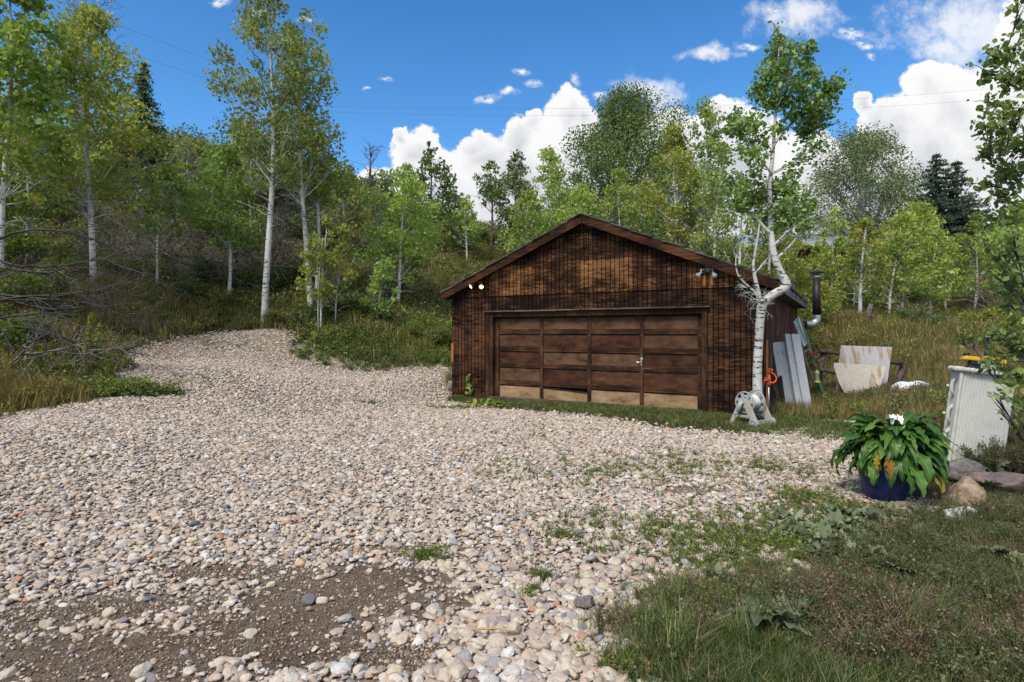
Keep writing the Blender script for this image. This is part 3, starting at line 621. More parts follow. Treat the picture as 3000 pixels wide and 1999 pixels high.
LMK = [(2, 'the big edge aspen'), (60, 'the spotted pale trunk'), (213, 'the yellowing aspen'), (363, 'the thin bent aspen'), (522, 'the slim aspen'), (607, 'the tallest white trunk'), (714, 'the twin pale trunks'), (852, 'the bare dead trunk'),
       (925, 'the leaning bright aspens'), (1072, 'the small light aspen'), (1190, 'the grey green tree'), (1330, 'the roof peak'), (1560, 'the two stemmed aspen'), (1700, 'the roof slope aspens'), (1770, 'the crooked aspen'), (1880, 'the black stove pipe'), (1988, 'the dark leaning post'), (2070, 'the forked golden aspen'), (2140, 'the curved white trunk'), (2236, 'the wicker cabinet'), (2400, 'the hanging branches')]
HUEW = {'g': 'green', 'y': 'yellowish', 'o': 'olive', 'l': 'light green', 'd': 'dark green', 's': 'sage grey'}; USED = set()
def describe(px, Y, s, first, noun):
    j = max(i for i, (p_, _) in enumerate(LMK) if p_ <= max(px, 2)); j = min(j, len(LMK) - 2); a, b_ = LMK[j], LMK[j + 1]; fr = (px - a[0]) / (b_[0] - a[0])
    sh = lambda x: x.replace('the ', '', 1)
    where = 'between %s and %s' % (sh(a[1]), sh(b_[1])) if .3 < fr < .7 else 'near ' + (a[1] if fr <= .3 else b_[1])
    band = ['below slope', 'low on slope', 'mid slope', 'high on slope', 'near hill crest'][int(np.searchsorted([17, 22, 28, 37], Y))]
    for sz in (['small', 'little'] if s < .95 else ['broad', 'round'] if s < 1.7 else ['large', 'massive']) + ['dense', 'shaggy', 'spreading', 'rounded', 'untidy']:
        L = '%s %s %s %s %s' % (sz, first, noun, band, where)
        if L not in USED and len(L.split()) <= 16: USED.add(L); return L
    return L
# ------------------------------------------------------------------ bare and dead wood
def bare_tree(gt, r, s, d, L, rad, depth, spread=.6):
    s = np.array(s, float); d = np.array(d, float); d /= np.linalg.norm(d); b_ = r.normal(0, .22, 3) * L
    e = s + d * L; Pp = bez(s, (s + e) / 2 + b_, e, 6); gt.tube(Pp, np.linspace(rad, rad * .45, 6), 4 if rad > .008 else 3, caps=False)
    if depth > 0:
        for _ in range(r.integers(3, 5)):
            q = Pp[r.integers(2, 6)]; nd = d + r.normal(0, spread, 3); bare_tree(gt, r, q, nd, L * r.uniform(.5, .75), rad * .5, depth - 1, spread)
for i, (px, by, Y, ty, r0, lab) in enumerate([(852, 575, 36, 350, .16, 'bare dead trunk standing on the hill against the cloud'),
                                              (192, 520, 26, -60, .12, 'leafless grey tree top sticking up behind the yellowing aspen')]):
    X = (px - CX) / F * Y; z0 = h1(X, Y); H = EYE - (ty - HZ) * Y / F - z0; r = np.random.default_rng(90 + i); gt = G()
    gt.tube([(0, 0, -.2), (.15, 0, H * .35), (-.05, 0, H * .7), (.0, 0, H)], [r0, r0 * .8, r0 * .5, .015], 8)
    for j in range(16):
        z = H * r.uniform(.45, .98); az = r.uniform(0, 6.28); bare_tree(gt, r, (0, 0, z), (cos(az), sin(az), 1.1), H * .12, .03, 2, .5)
    place_tree('dead_tree', X, Y, gt, None, BARKD if i == 0 else TWIG, None, lab, 'dead tree', None)
# grey brush: bare oak shrubs lying over each other on the slope
gb = []
for v in range(4):
    gt = G(); r = np.random.default_rng(40 + v)
    for j in range(11):
        az = r.uniform(0, 6.28); el = r.uniform(.15, 1.2); bare_tree(gt, r, (r.normal(0, .2), r.normal(0, .2), -.05), (cos(az), sin(az), el), r.uniform(.8, 1.3), .028, 3, .65)
    gb.append((gt.mesh('bare_shrub_branches', TWIG), gt.mesh('bare_shrub_branches_dark', TWIGD)))
rs = np.random.default_rng(4)
spots = []
for (px, py, Y) in [(280,560,24),(250,520,27),(330,590,23),(400,560,25),(450,540,27),(300,480,30),(420,620,23),(480,600,24),(560,560,28),(640,540,27),(690,560,26),(660,600,24),(750,620,23),(240,600,22),(170,640,20),(500,500,32),(380,500,30),(820,640,23),(600,620,23.5),(350,530,27),(270,640,21.5),(330,660,21),(440,660,22),(300,420,34),(360,440,31),(420,470,33),(520,460,34),(560,500,30),(620,480,32),(680,500,30),(200,470,30),(130,520,26),(110,600,20),(760,520,33),(840,560,30),(240,680,19),(400,700,21),(610,660,22),(480,660,21.5),(560,640,22.5),(2080,640,34),(2180,660,33),(2290,650,30),(2330,700,26)]:
    spots.append((px, py, Y))
for i, (px, py, Y) in enumerate(spots):
    X = (px - CX) / F * Y; s = rs.uniform(.9, 1.35) * Y / 25
    ob = bpy.data.objects.new('bare_shrub', gb[i % 4][1 if i % 3 == 0 else 0]); COL.objects.link(ob); ob.location = (X, Y, h1(X, Y) - .05); ob.rotation_euler = (rs.normal(0, .12), rs.normal(0, .12), rs.uniform(0, 6.28)); ob.scale = (s * 1.25, s * 1.1, s)
    tag(ob, describe(px, Y, s, 'dark grey leafless' if i % 3 == 0 else 'pale grey leafless', 'bush'), 'bush', 'bare grey brush behind the aspens')
# low dark limbs reaching in over the left bank and the grey fallen branches below them
gt = G(); r = np.random.default_rng(7)
for zz_ in np.linspace(1.2, 3.1, 10):
    bare_tree(gt, r, (-10.9 + r.normal(0, .2), 11.5 + r.normal(0, .4), zz_ + .4), (1, .25 + r.normal(0, .2), -.02 + r.normal(0, .1)), r.uniform(1.6, 2.5), .028, 3, .33)
o = gt.build('bare_shrub', TWIGD); tag(o, 'dark bare branches reaching sideways in front of the spotted pale trunk', 'bush')
gt = G()
for q in range(7):
    bare_tree(gt, r, (-9.9 + r.normal(0, .5), 11.3 + r.normal(0, .4), .75 + r.uniform(0, .5)), (r.normal(.5, .6), r.normal(0, .4), r.uniform(-.2, .5)), r.uniform(.8, 1.3), .03, 2, .55)
o = gt.build('fallen_branch', TWIG); tag(o, 'pale grey fallen dead branches at the foot of the bank', 'branch')

# ------------------------------------------------------------------ leafy shrubs (things) and undergrowth (stuff)
def shrub_meshes(seed, R, H, lz, n, stems=9):
    r = np.random.default_rng(seed); gt = G(); gl = G(); C = []; W = []
    for j in range(stems):
        az = r.uniform(0, 6.28); d = R * r.uniform(.2, .85); c = np.array([cos(az) * d, sin(az) * d, H * r.uniform(.45, .9)])
        gt.tube(bez((r.normal(0, .06), r.normal(0, .06), -.1), (c[0] * .3, c[1] * .3, c[2] * .6), c, 6), np.linspace(.018, .005, 6), 4, caps=False)
        k = n // stems; dr = r.normal(size=(k, 3)); dr /= np.linalg.norm(dr, axis=1)[:, None]; cr = R * r.uniform(.35, .6); C.append(c + dr * (cr * r.uniform(0, 1, k) ** .5)[:, None] * [1, 1, .9]); W.append(np.clip(.6 * r.uniform(0, 1, k) + .4 * r.uniform(), 0, 1))
    C = np.concatenate(C); C[:, 2] = np.abs(C[:, 2]); leaves_into(gl, C, lz, np.concatenate(W), r, 'quad'); return gt, gl
BUSH = {}
for hue in 'gyolds':
    BUSH[hue] = []
    for v in range(2):
        gt, gl = shrub_meshes(ord(hue) * 3 + v, .75, 1.15, .060, 2600); BUSH[hue].append((gt.mesh('stems', TWIGD), gl.mesh('foliage', LEAFB[hue])))
def bush(px, py, Y, s, hue, lab, grp, v=0):
    lab = describe(px, Y, s, HUEW[hue], 'shrub')
    X = (px - CX) / F * Y; o = empty('shrub', (X, Y, h1(X, Y) - .08), (px * 7.13) % 6.28); tag(o, lab, 'shrub', grp); o.scale = (s, s, s * .95)
    a_, b_ = BUSH[hue][v % 2]
    for nm, me in (('stem', a_), ('foliage', b_)):
        c = bpy.data.objects.new(nm, me); COL.objects.link(c); c.parent = o
for i, (px, Y, s, hue) in enumerate([(640,18.6,.8,'o'),(690,18,.9,'d'),(740,18.3,1.0,'d'),(790,18.6,1.1,'d'),(830,19,1.2,'o'),(880,18.8,1.0,'d'),(800,20,1.3,'d'),(850,20.5,1.2,'o'),
                                     (950,18.6,.8,'g'),(1000,18.8,.9,'o'),(980,19.8,1.1,'g'),(1030,19.6,1.0,'g'),(1060,20.5,1.1,'y')]):
    bush(px, 0, Y, s * .78, hue, 'leafy green shrub on the bank between twin pale trunks and garage', 'shrubs on the bank by the garage', i)
for i, (px, Y, s, hue) in enumerate([(30,11.9,.8,'g'),(90,12.6,.7,'d'),(110,14.0,.7,'d'),(20,13.5,1.1,'g'),(110,15,1.0,'o'),(150,16.8,.8,'o'),(300,20,.8,'d'),(430,19.6,.9,'d'),(340,20.5,1.1,'o'),(470,21,1.1,'d'),(560,21,1.1,'o'),(640,21.5,1.2,'d'),(680,22,1.3,'o'),
                                     (260,19,1.1,'o'),(150,18,1.2,'o'),(40,17,1.3,'g'),(560,25,1.5,'o'),(480,27,1.6,'y'),(400,31,1.9,'g'),(300,34,2.2,'o'),(200,30,2.0,'o'),(100,26,2.0,'g'),(700,27,1.6,'d'),(760,28,1.9,'o'),(620,31,2.0,'s'),(540,36,2.4,'o'),(460,40,2.7,'o'),(380,42,3.0,'d'),(660,40,2.6,'o'),(740,42,2.6,'d'),(820,40,2.2,'o'),(560,44,2.6,'d'),(900,36,1.6,'o'),(250,42,3,'o'),(120,36,2.8,'g')]):
    bush(px, 0, Y, s, hue, 'olive or green bush on the slope behind the white aspen trunks', 'bushes up the left slope', i)
for i, (px, Y, s, hue) in enumerate([(1850,21,1.2,'l'),(1825,20.6,1.0,'y'),(1880,23,1.3,'y'),(1920,27,1.2,'d'),(1960,28,1.4,'d'),(2010,29,1.4,'o'),(2060,30,1.5,'d'),(2110,29,1.5,'o'),(2160,30,1.4,'d'),(2210,31,1.5,'o'),(2080,21.5,.8,'s'),(2110,22,.9,'s'),(2150,21,.7,'s'),(2040,20.5,.6,'y'),(2250,22,.9,'y'),(2290,23,1.1,'y'),(2330,22,1.0,'s'),(2190,24,.9,'y'),
                                     (1905,34,1.8,'o'),(1980,36,2.0,'d'),(2050,38,2.0,'o'),(2150,38,2.0,'o'),(2250,36,1.8,'s'),(2330,34,1.8,'o'),(1250,36,1.8,'o'),(1180,40,1.8,'s'),(1120,42,1.8,'o'),(1060,38,1.6,'s'),(1235,42,2.0,'d'),(1330,36,2.2,'o'),(1440,38,2.4,'d'),(1540,36,2.2,'o'),(1640,34,2.2,'o'),(1740,32,2.2,'o'),(1390,32,2.0,'l'),(1500,32,2.2,'l'),(2050,18,.35,'s'),(2130,19.5,.4,'s')]):
    bush(px, 0, Y, s, hue, 'round bush on the far slope beyond and right of the garage' if px > 1800 else 'bush on the hill crest showing just over the garage roof line', 'bushes on the far slope' if px > 1800 else 'bushes over the roof', i)

# undergrowth on the slopes
def tuft_mesh(name, seed, n, H, W, bend, wd, mat):
    r = np.random.default_rng(seed); g = G(); az = r.uniform(0, 2 * pi, n); h = H * r.uniform(.45, 1.1, n); b0 = r.normal(0, W, (n, 2)); bd = bend * h * r.uniform(.3, 1.3, n)
    dx, dy = np.cos(az), np.sin(az); sx, sy = -dy, dx
    w = wd * r.uniform(.6, 1.3, n)
    def ring(f, zf, ww): return np.stack([np.stack([b0[:, 0] + dx * bd * f - sx * ww, b0[:, 1] + dy * bd * f - sy * ww, h * zf], 1), np.stack([b0[:, 0] + dx * bd * f + sx * ww, b0[:, 1] + dy * bd * f + sy * ww, h * zf], 1)], 1)
    A = ring(0, -.02, w); B = ring(.35, .55, w * .8); T = np.stack([b0[:, 0] + dx * bd, b0[:, 1] + dy * bd, h * .96], 1)[:, None]
    V = np.concatenate([A, B, T], 1); base = np.arange(n)[:, None] * 5; a = r.uniform(0, 1, n)
    g.add(V.reshape(-1, 3), base + np.array([[0, 1, 3, 2]]), a)
    g.f.append((base + np.array([[2, 3, 4]]))); g.a.append(a); g.m.append(np.zeros(n, int)); return g.mesh(name, mat)
def sprig_mesh(name, seed, n, H, W, lz, mat, stems=7, shape='quad'):
    r = np.random.default_rng(seed); g = G(); C = []
    for j in range(stems):
        az = r.uniform(0, 6.28); e = np.array([cos(az) * W * r.uniform(.2, 1), sin(az) * W * r.uniform(.2, 1), H * r.uniform(.6, 1)])
        L = bez((0, 0, -.01), (e[0] * .3, e[1] * .3, e[2] * .7), e, 5); g.tube(L, min(.0035, H * .008), 3, caps=False, av=.25)
        k = n // stems; tq = r.uniform(.15, 1, k); C.append(np.stack([np.interp(tq, np.linspace(0, 1, 5), L[:, q]) for q in range(3)], 1) + r.normal(0, lz * .9, (k, 3)))
    leaves_into(g, np.concatenate(C), lz, r.uniform(0, 1, (n // stems) * stems), r, shape); return g.mesh(name, mat)
mgrass = leaf_mat('hillside_grass_blades', [(0, (.060, .060, .020)), (.35, (.105, .105, .035)), (.65, (.165, .140, .055)), (.85, (.24, .185, .08)), (1, (.30, .24, .12))], .25, .7, gain=1.55)
mweed = leaf_mat('undergrowth_leaves', [(0, (.035, .045, .016)), (.4, (.065, .080, .024)), (.8, (.095, .105, .034)), (.96, (.12, .105, .04)), (1, (.15, .085, .03))], .25, .7, gain=2.4)
mlawn = leaf_mat('lawn_blades', [(0, (.035, .070, .018)), (.4, (.065, .110, .028)), (.75, (.110, .155, .045)), (.92, (.20, .185, .075)), (1, (.30, .23, .12))], .3, .55, gain=1.15)
mdry = leaf_mat('dry_weed', [(0, (.060, .045, .034)), (.5, (.13, .095, .068)), (.9, (.22, .165, .11)), (1, (.34, .27, .19))], .15, .85, gain=1.5)
mfern = leaf_mat('feathery_weed', [(0, (.035, .050, .020)), (.4, (.070, .092, .034)), (.8, (.115, .135, .055)), (1, (.20, .18, .09))], .3, .7, gain=1.5)
def polar(n, r0, r1, a0, a1):
    a = rng.uniform(R_(a0), R_(a1), n); r = np.exp(rng.uniform(math.log(r0), math.log(r1), n)); return np.sin(a) * r, np.cos(a) * r, r
def upright(X, Y, s, npick, tilt=.12, zoff=0.0):
    n = len(X); return np.c_[X, Y, hh(X, Y) + zoff], np.c_[rng.normal(0, tilt, n), rng.normal(0, tilt, n), rng.uniform(0, 2 * pi, n)], np.c_[s, s, s], rng.integers(0, npick, n)
def offyard(X, Y, m=.0):
    return ~inside(GRAV, X, Y) & ~in_garage(X, Y, .1)
X, Y, r_ = polar(42000, 9.5, 62, -52, 50); k = offyard(X + .2 * wob(X, Y, 3, 1), Y + .2 * wob(Y, X, 3, 1)) & (Y > 9) & ~((X < 3) & (X > -3) & (Y < 14))
a_, b_ = g_local(X, Y); k &= ~((a_ > -1.0) & (a_ < 9.5) & (b_ < .4)); gz = hh(X, Y)
near_ = inside(GRAV, X + .5, Y - .6) | inside(GRAV, X + .9, Y)          # sparse and low just past the gravel
k &= ~(near_ & (rng.uniform(0, 1, len(X)) < .55) & (X < -1))
dry = wob(X, Y, .55, 2.0) + .55 * (X > 3) + .2 * (X > -6); kg = k & (rng.uniform(-.7, 1.1, len(X)) < dry + .15)
Xg, Yg, rg = X[kg], Y[kg], r_[kg]
TU = [tuft_mesh('grass_tuft_shape', 200 + i, 34, .50, .11, .45, .007, mgrass) for i in range(4)]
hg = scatter('hillside_grass', *upright(Xg, Yg, rng.uniform(.6, 1.3, len(Xg)) * (1 + rg * .012) * np.where((Xg > 3) & (Yg < 19), .5, .85), 4), TU, mgrass); tag(hg, 'olive and straw coloured grass covering the slopes', 'grass', kind='stuff')
kb = (k & ~kg | (k & (rng.uniform(0, 1, len(X)) < .22))) & ~((X > 3) & (Y < 18) & (rng.uniform(0, 1, len(X)) < .93)); Xb, Yb, rb = X[kb] + .1, Y[kb] + .13, r_[kb]
WU = [sprig_mesh('weed_shape', 220 + i, 150, .52, .34, .045, mweed, 9) for i in range(5)]
hb = scatter('hillside_undergrowth', *upright(Xb, Yb, rng.uniform(.45, 1.3, len(Xb)) * (1 + rb * .014) * np.where(Xb > 3, .7, np.where(Yb < 19.5, .6, .95)), 8), WU + [sprig_mesh('yellow_weed_shape', 228 + i, 150, .6, .30, .045, LEAFB['y'] if i == 1 else LEAFB['o'], 9) for i in range(3)], mweed); tag(hb, 'dark green and brown leafy undergrowth on the slopes', 'undergrowth', kind='stuff')
# dark bank between yard and shrubs: low leafy plants (mostly left of the garage) and the weed tongue by the mullein
def gauss_patch(lst, tot):
    ws = np.array([p_[4] for p_ in lst], float); ws /= ws.sum(); idx_ = rng.choice(len(lst), tot, p=ws); Q = np.array([p_[:4] for p_ in lst])[idx_]
    return Q[:, 0] + rng.normal(0, .5, tot) * Q[:, 2], Q[:, 1] + rng.normal(0, .5, tot) * Q[:, 3]
def gp(px, py, rx, ry, w): p = ground_at(px, py); return (p.x, p.y, rx, ry, w)
X, Y = gauss_patch([gp(130,880,.9,.6,3), gp(215,905,.8,.3,1.2), gp(290,908,.8,.15,.7), gp(60,900,1.2,.6,2), gp(170,850,.6,.8,2), gp(80,850,1.0,1.0,2), gp(900,810,1.2,.7,2), gp(960,800,1.3,.8,3), gp(870,790,1.0,.9,2), gp(1000,830,.6,.4,1), gp(760,790,1,.8,2), gp(560,745,1.5,.6,1)], 2600)
k = ~in_garage(X, Y, .1); X, Y = X[k], Y[k]
WG = [sprig_mesh('green_weed_shape', 240 + i, 110, .30, .26, .05, LEAFB['g'] if i < 2 else LEAFB['d'], 8) for i in range(4)]
o = scatter('bank_weeds', *upright(X, Y, rng.uniform(.35, .95, len(X)), 4), WG, LEAFB['g']); tag(o, 'low green leafy weeds spilling onto the gravel edge', 'weeds', kind='stuff')
# straw coloured clump at the left edge
X, Y = gauss_patch([gp(30,915,.8,.35,1), gp(80,925,.6,.25,.6), gp(0,935,.5,.3,.6)], 420)
TY = [tuft_mesh('straw_tuft_shape', 260 + i, 60, .42, .09, .7, .005, mgrass) for i in range(3)]
o = scatter('straw_grass', *upright(X, Y, rng.uniform(.6, 1.1, len(X)), 3), TY, mgrass); tag(o, 'yellow green grass clump at the gravel edge', 'grass', kind='stuff')

# lawn strip in front of the garage, and grass around the junk at its side
a_ = rng.uniform(.2, 8.8, 16000); b_ = -np.abs(rng.normal(0, .42, 16000)) * np.clip(.35 + a_ * .16, .3, 1.35) - .02
X = GO.x + a_ * cos(GA) - b_ * sin(GA); Y = GO.y + a_ * sin(GA) + b_ * cos(GA)
X2, Y2 = gauss_patch([gp(1790,960,.5,.3,2), gp(1850,960,.6,.4,3), gp(1900,930,.8,.7,3), gp(1960,930,.8,.5,2), gp(2050,935,1.0,.45,2), gp(2120,950,.8,.5,2), gp(1890,890,.8,.8,1.5), gp(2200,1000,.6,.4,.5), gp(2100,900,2.5,1.2,4)], 11000)
X = np.r_[X, X2]; Y = np.r_[Y, Y2]; k = ~in_garage(X, Y, .0) & (rng.uniform(0, 1, len(X)) < .55 + .6 * wob(X, Y, 4, 2)); X, Y = X[k], Y[k]
TL = [tuft_mesh('lawn_tuft_shape', 280 + i, 26, .080, .05, .8, .0032, mlawn) for i in range(4)]
o = scatter('lawn_strip', *upright(X, Y, rng.uniform(.6, 1.5, len(X)), 4), TL, mlawn); tag(o, 'short green grass strip along the foot of the garage door', 'grass', kind='stuff')
# taller grey green weeds around the sheets and the fence
X, Y = gauss_patch([gp(1930,905,.8,.4,2), gp(1990,912,1.0,.4,3), gp(2080,915,1.0,.5,2), gp(1900,880,.6,.8,1.5), gp(2140,940,.7,.5,1.5), gp(2170,1000,.4,.4,.4), gp(2330,1000,.7,.9,3), gp(2360,1080,.5,.5,2), gp(1985,935,.8,.2,1)], 1100)
k = ~in_garage(X, Y, .15); X, Y = X[k], Y[k]
WF = [sprig_mesh('tall_weed_shape', 300 + i, 170, .42, .22, .028, mfern, 10) for i in range(4)]; WD = [sprig_mesh('dry_weed_shape', 310 + i, 150, .36, .24, .022, mdry, 12, 'thin') for i in range(4)]
s = rng.uniform(.4, .95, len(X)); o = scatter('tall_weeds', *upright(X, Y, s, 8, .2), WF + WD, mfern); tag(o, 'grey green and brown weeds around the rusty sheets and fence', 'weeds', kind='stuff')
# foreground: grass corner, feathery and dead weeds
FG = poly_w([(1440,1600),(1430,1500),(1490,1420),(1600,1385),(1700,1352),(1780,1328),(1880,1308),(1990,1292),(2070,1255),(2160,1212),(2353,1130),(2550,1180),(2700,1568),(2700,1700),(1500,1700)])
FG = np.vstack([FG])
X = rng.uniform(.4, 7.5, 64000); Y = rng.uniform(1.7, 6.6, 64000); k = inside(FG, X + .12 * wob(X, Y, 6, 1) + rng.normal(0, .17, X.size), Y + .12 * wob(Y, X, 6, 2) + rng.normal(0, .17, X.size)); X, Y = X[k], Y[k]
grassy = np.clip(1.25 - np.hypot((X - 1.35) / 1.15, (Y - 2.75) / .62), 0, 1) + np.clip(.5 + .9 * wob(X, Y, 2.6, 1.2), 0, 1) * .16
bare = wob(X, Y, 3.4, 5.0) + .5 * wob(Y, X, 9., 2.) ; kg = rng.uniform(0, 1, len(X)) < (grassy * .95 + .10) * (bare > -.45)
TF = [tuft_mesh('yard_tuft_shape', 320 + i, 22, .13, .045, .95, .0026, mlawn) for i in range(5)] + [tuft_mesh('yard_tuft_long_shape', 330 + i, 12, .26, .03, 1.0, .0024, mlawn) for i in range(2)]
s = rng.uniform(.4, 1.05, kg.sum()); A = upright(X[kg], Y[kg], s, 5); pk = A[3].copy(); pk[rng.uniform(0, 1, len(pk)) < .07] = 5
o = scatter('yard_grass', A[0], A[1], A[2], pk, TF, mlawn); tag(o, 'long green grass in the near corner of the yard', 'grass', kind='stuff')
kw = ~kg & (rng.uniform(0, 1, len(X)) < .34 + .34 * bare); Xw, Yw = X[kw], Y[kw]
WF2 = [sprig_mesh('feather_weed_shape', 340 + i, [340, 300, 120, 200][i], [.16, .22, .13, .26][i], [.16, .12, .12, .10][i], [.013, .011, .020, .016][i], mfern, [12, 9, 8, 6][i], ['thin', 'thin', 'quad', 'thin'][i]) for i in range(4)]; WD2 = [sprig_mesh('dead_weed_shape', 350 + i, 240, .17, .17, .012, mdry, 14, 'thin') for i in range(4)]
pk = np.where(.6 * wob(Xw, Yw, 2.7, 4.0) + .5 * wob(Yw, Xw, 8.0, 1.0) + rng.normal(0, .32, len(Xw)) > .18, rng.integers(0, 4, len(Xw)), rng.integers(4, 8, len(Xw)))
A = upright(Xw, Yw, rng.uniform(.4, 1.15, len(Xw)), 8, .35); A[2][:] *= (.55 + .8 * np.clip(.5 + .7 * wob(Xw, Yw, 3.1, 7.0), 0, 1))[:, None]; o = scatter('yard_weeds', A[0], A[1], A[2], pk, WD2 + WF2, mfern); tag(o, 'tangle of feathery green and dead brown weeds in the near corner', 'weeds', kind='stuff')
# sprigs coming up through the gravel
X, Y = gauss_patch([gp(1500,1220,1.0,.7,2), gp(1400,1090,1.6,.9,2.4), gp(1650,1245,.7,.4,2), gp(1780,1200,.8,.5,2), gp(1700,1310,.6,.35,3), gp(1620,1385,.4,.2,2.5), gp(1520,1450,.25,.2,2), gp(1840,1260,.6,.25,3), gp(1960,1215,.5,.2,.7), gp(1700,1090,1.6,.9,2), gp(980,1290,.15,.1,.7), gp(1780,1080,.6,.5,1), gp(1850,1150,.4,.3,1.5), gp(1930,1180,.4,.2,1.5), gp(850,930,.3,.2,.5), gp(1040,940,.6,.2,1),
                    gp(560,800,.8,.5,.6), gp(480,795,.6,.4,.5), gp(450,870,.8,.8,.5), gp(900,1010,4,2.5,.8), gp(1215,1375,.08,.05,.25), gp(1245,1340,.06,.05,.2),gp(1290,1240,.1,.1,.3), gp(1560,1060,1.2,1,.8), gp(1460,1545,.2,.1,1.0)], 2400)
WS = [sprig_mesh('gravel_sprig_shape', 360 + i, 60, .07, .09, .016, LEAFB['g'], 7) for i in range(3)] + TL[:2]
o = scatter('gravel_sprigs', *upright(X, Y, rng.uniform(.35, 1.05, len(X)), 5, .15, .015), WS, LEAFB['g']); tag(o, 'small green weeds sprouting through the gravel', 'weeds', kind='stuff')
# ------------------------------------------------------------------ the garage
GW, GD, SL, RZ = 7.36, 9.0, .42, 4.27
def zr(x): return RZ - SL * abs(x - GW / 2)
def siding_mat(name, hi, mid, lo, grooved=True, sheet=True, off=-.015):
    m, t, b = material(name); oc = coords(t); sp = t.new('ShaderNodeSeparateXYZ'); t.put(sp, 0, oc)
    wx = t.noise(t.map(oc, (1.6, 1, 1)), 3.0, 3, .5)
    wz = t.math('ADD', sp.outputs[2], t.math('MULTIPLY', wx, .12))
    cv = t.new('ShaderNodeCombineXYZ'); t.put(cv, 0, t.math('MULTIPLY', sp.outputs[0], 3.4)); t.put(cv, 1, 0.0); t.put(cv, 2, t.math('MULTIPLY', wz, 38.0))
    grain = t.noise(cv.outputs[0], 1.0, 4, .62, .6)
    big = t.noise(t.map(oc, (.9, 1, 1.7)), 1.6, 5, .6)
    val = t.math('ADD', t.math('MULTIPLY', grain, .88), t.math('MULTIPLY', t.math('ADD', big, off - .13), .76))
    if sheet:       # 4 ft sheets weathered unlike each other
        fx = t.math('FLOOR', t.math('DIVIDE', t.math('ADD', sp.outputs[0], .02), 1.2)); fz = t.math('FLOOR', t.math('DIVIDE', t.math('ADD', sp.outputs[2], .33), .72))
        c2 = t.new('ShaderNodeCombineXYZ'); t.put(c2, 0, fx); t.put(c2, 2, fz); wn = t.new('ShaderNodeTexWhiteNoise'); t.put(wn, 'Vector', c2.outputs[0])
        val = t.math('ADD', val, t.math('MULTIPLY', t.math('SUBTRACT', wn.outputs['Value'], .5), .22))
    if grooved:
        fb_ = t.math('FLOOR', t.math('DIVIDE', sp.outputs[0], .102)); wb = t.new('ShaderNodeTexWhiteNoise'); wb.noise_dimensions = '1D'; t.put(wb, 'W', fb_)
        val = t.math('ADD', val, t.math('MULTIPLY', t.math('SUBTRACT', wb.outputs['Value'], .5), .07))
        fr = t.math('PINGPONG', t.math('ADD', sp.outputs[0], t.math('MULTIPLY', t.math('SUBTRACT', grain, .5), .02)), .051)     # tar-like stain along each groove
        val = t.math('SUBTRACT', val, t.math('MULTIPLY', t.step(fr, .016, .0), .22))
    c = t.ramp(val, [(.48, lo), (.64, mid), (.82, hi), (.97, tuple(min(1, x * 1.7) for x in hi))])
    t.put(b, 'Base Color', c); b.inputs['Roughness'].default_value = .85; b.inputs['Specular IOR Level'].default_value = .12
    bump(t, b, grain, .6, .006); return m
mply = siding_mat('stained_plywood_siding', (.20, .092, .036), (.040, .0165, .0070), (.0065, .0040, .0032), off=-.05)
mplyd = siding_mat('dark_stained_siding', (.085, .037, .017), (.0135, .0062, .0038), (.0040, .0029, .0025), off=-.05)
def board_mat(name, hi, mid, lo, axis='z', sc=1.0, thr=0.0):
    m, t, b = material(name); oc = coords(t); st = {'z': (38, 38, 2.2), 'x': (1.6, 38, 38), 'y': (38, 1.6, 38)}[axis]
    g1 = t.noise(t.map(oc, st), sc, 4, .6, .4); g2 = t.noise(oc, 1.7, 4, .6); v = t.math('ADD', t.math('MULTIPLY', g1, .55), t.math('MULTIPLY', g2, .55 + thr))
    t.put(b, 'Base Color', t.ramp(v, [(.38, lo), (.53, mid), (.70, hi)])); b.inputs['Roughness'].default_value = .85; b.inputs['Specular IOR Level'].default_value = .15; bump(t, b, g1, .5, .005); return m
mrake = board_mat('rake_board_wood', (.12, .048, .020), (.030, .0125, .0065), (.006, .004, .0035), 'x')
mtrimw = board_mat('door_frame_wood', (.12, .055, .026), (.032, .015, .009), (.009, .006, .005), 'z')
mrail = board_mat('door_rail_wood', (.125, .055, .024), (.030, .0145, .0085), (.008, .0055, .0045), 'x')
mgrey = board_mat('weathered_grey_wood', (.30, .28, .26), (.15, .135, .12), (.045, .038, .034), 'y')
mgreyx = board_mat('weathered_sill_wood', (.17, .145, .12), (.075, .06, .05), (.022, .017, .014), 'x')
mside = board_mat('side_wall_boards', (.15, .115, .095), (.085, .028, .016), (.022, .009, .006), 'z', thr=-.02)
mraw = board_mat('raw_orange_wood', (.42, .18, .06), (.30, .115, .035), (.10, .04, .016), 'z')
mshake = board_mat('cedar_shakes', (.15, .135, .12), (.070, .060, .052), (.022, .018, .016), 'x')
mblack = plain('dark_interior', (.004, .004, .004), .9, bmp=0)
mconc = plain('concrete', (.34, .31, .27), .9, sc=20)
GAR = empty('garage', GO, GA); tag(GAR, 'dark brown stained wooden garage with a low gable roof and wide sectional door', 'garage')

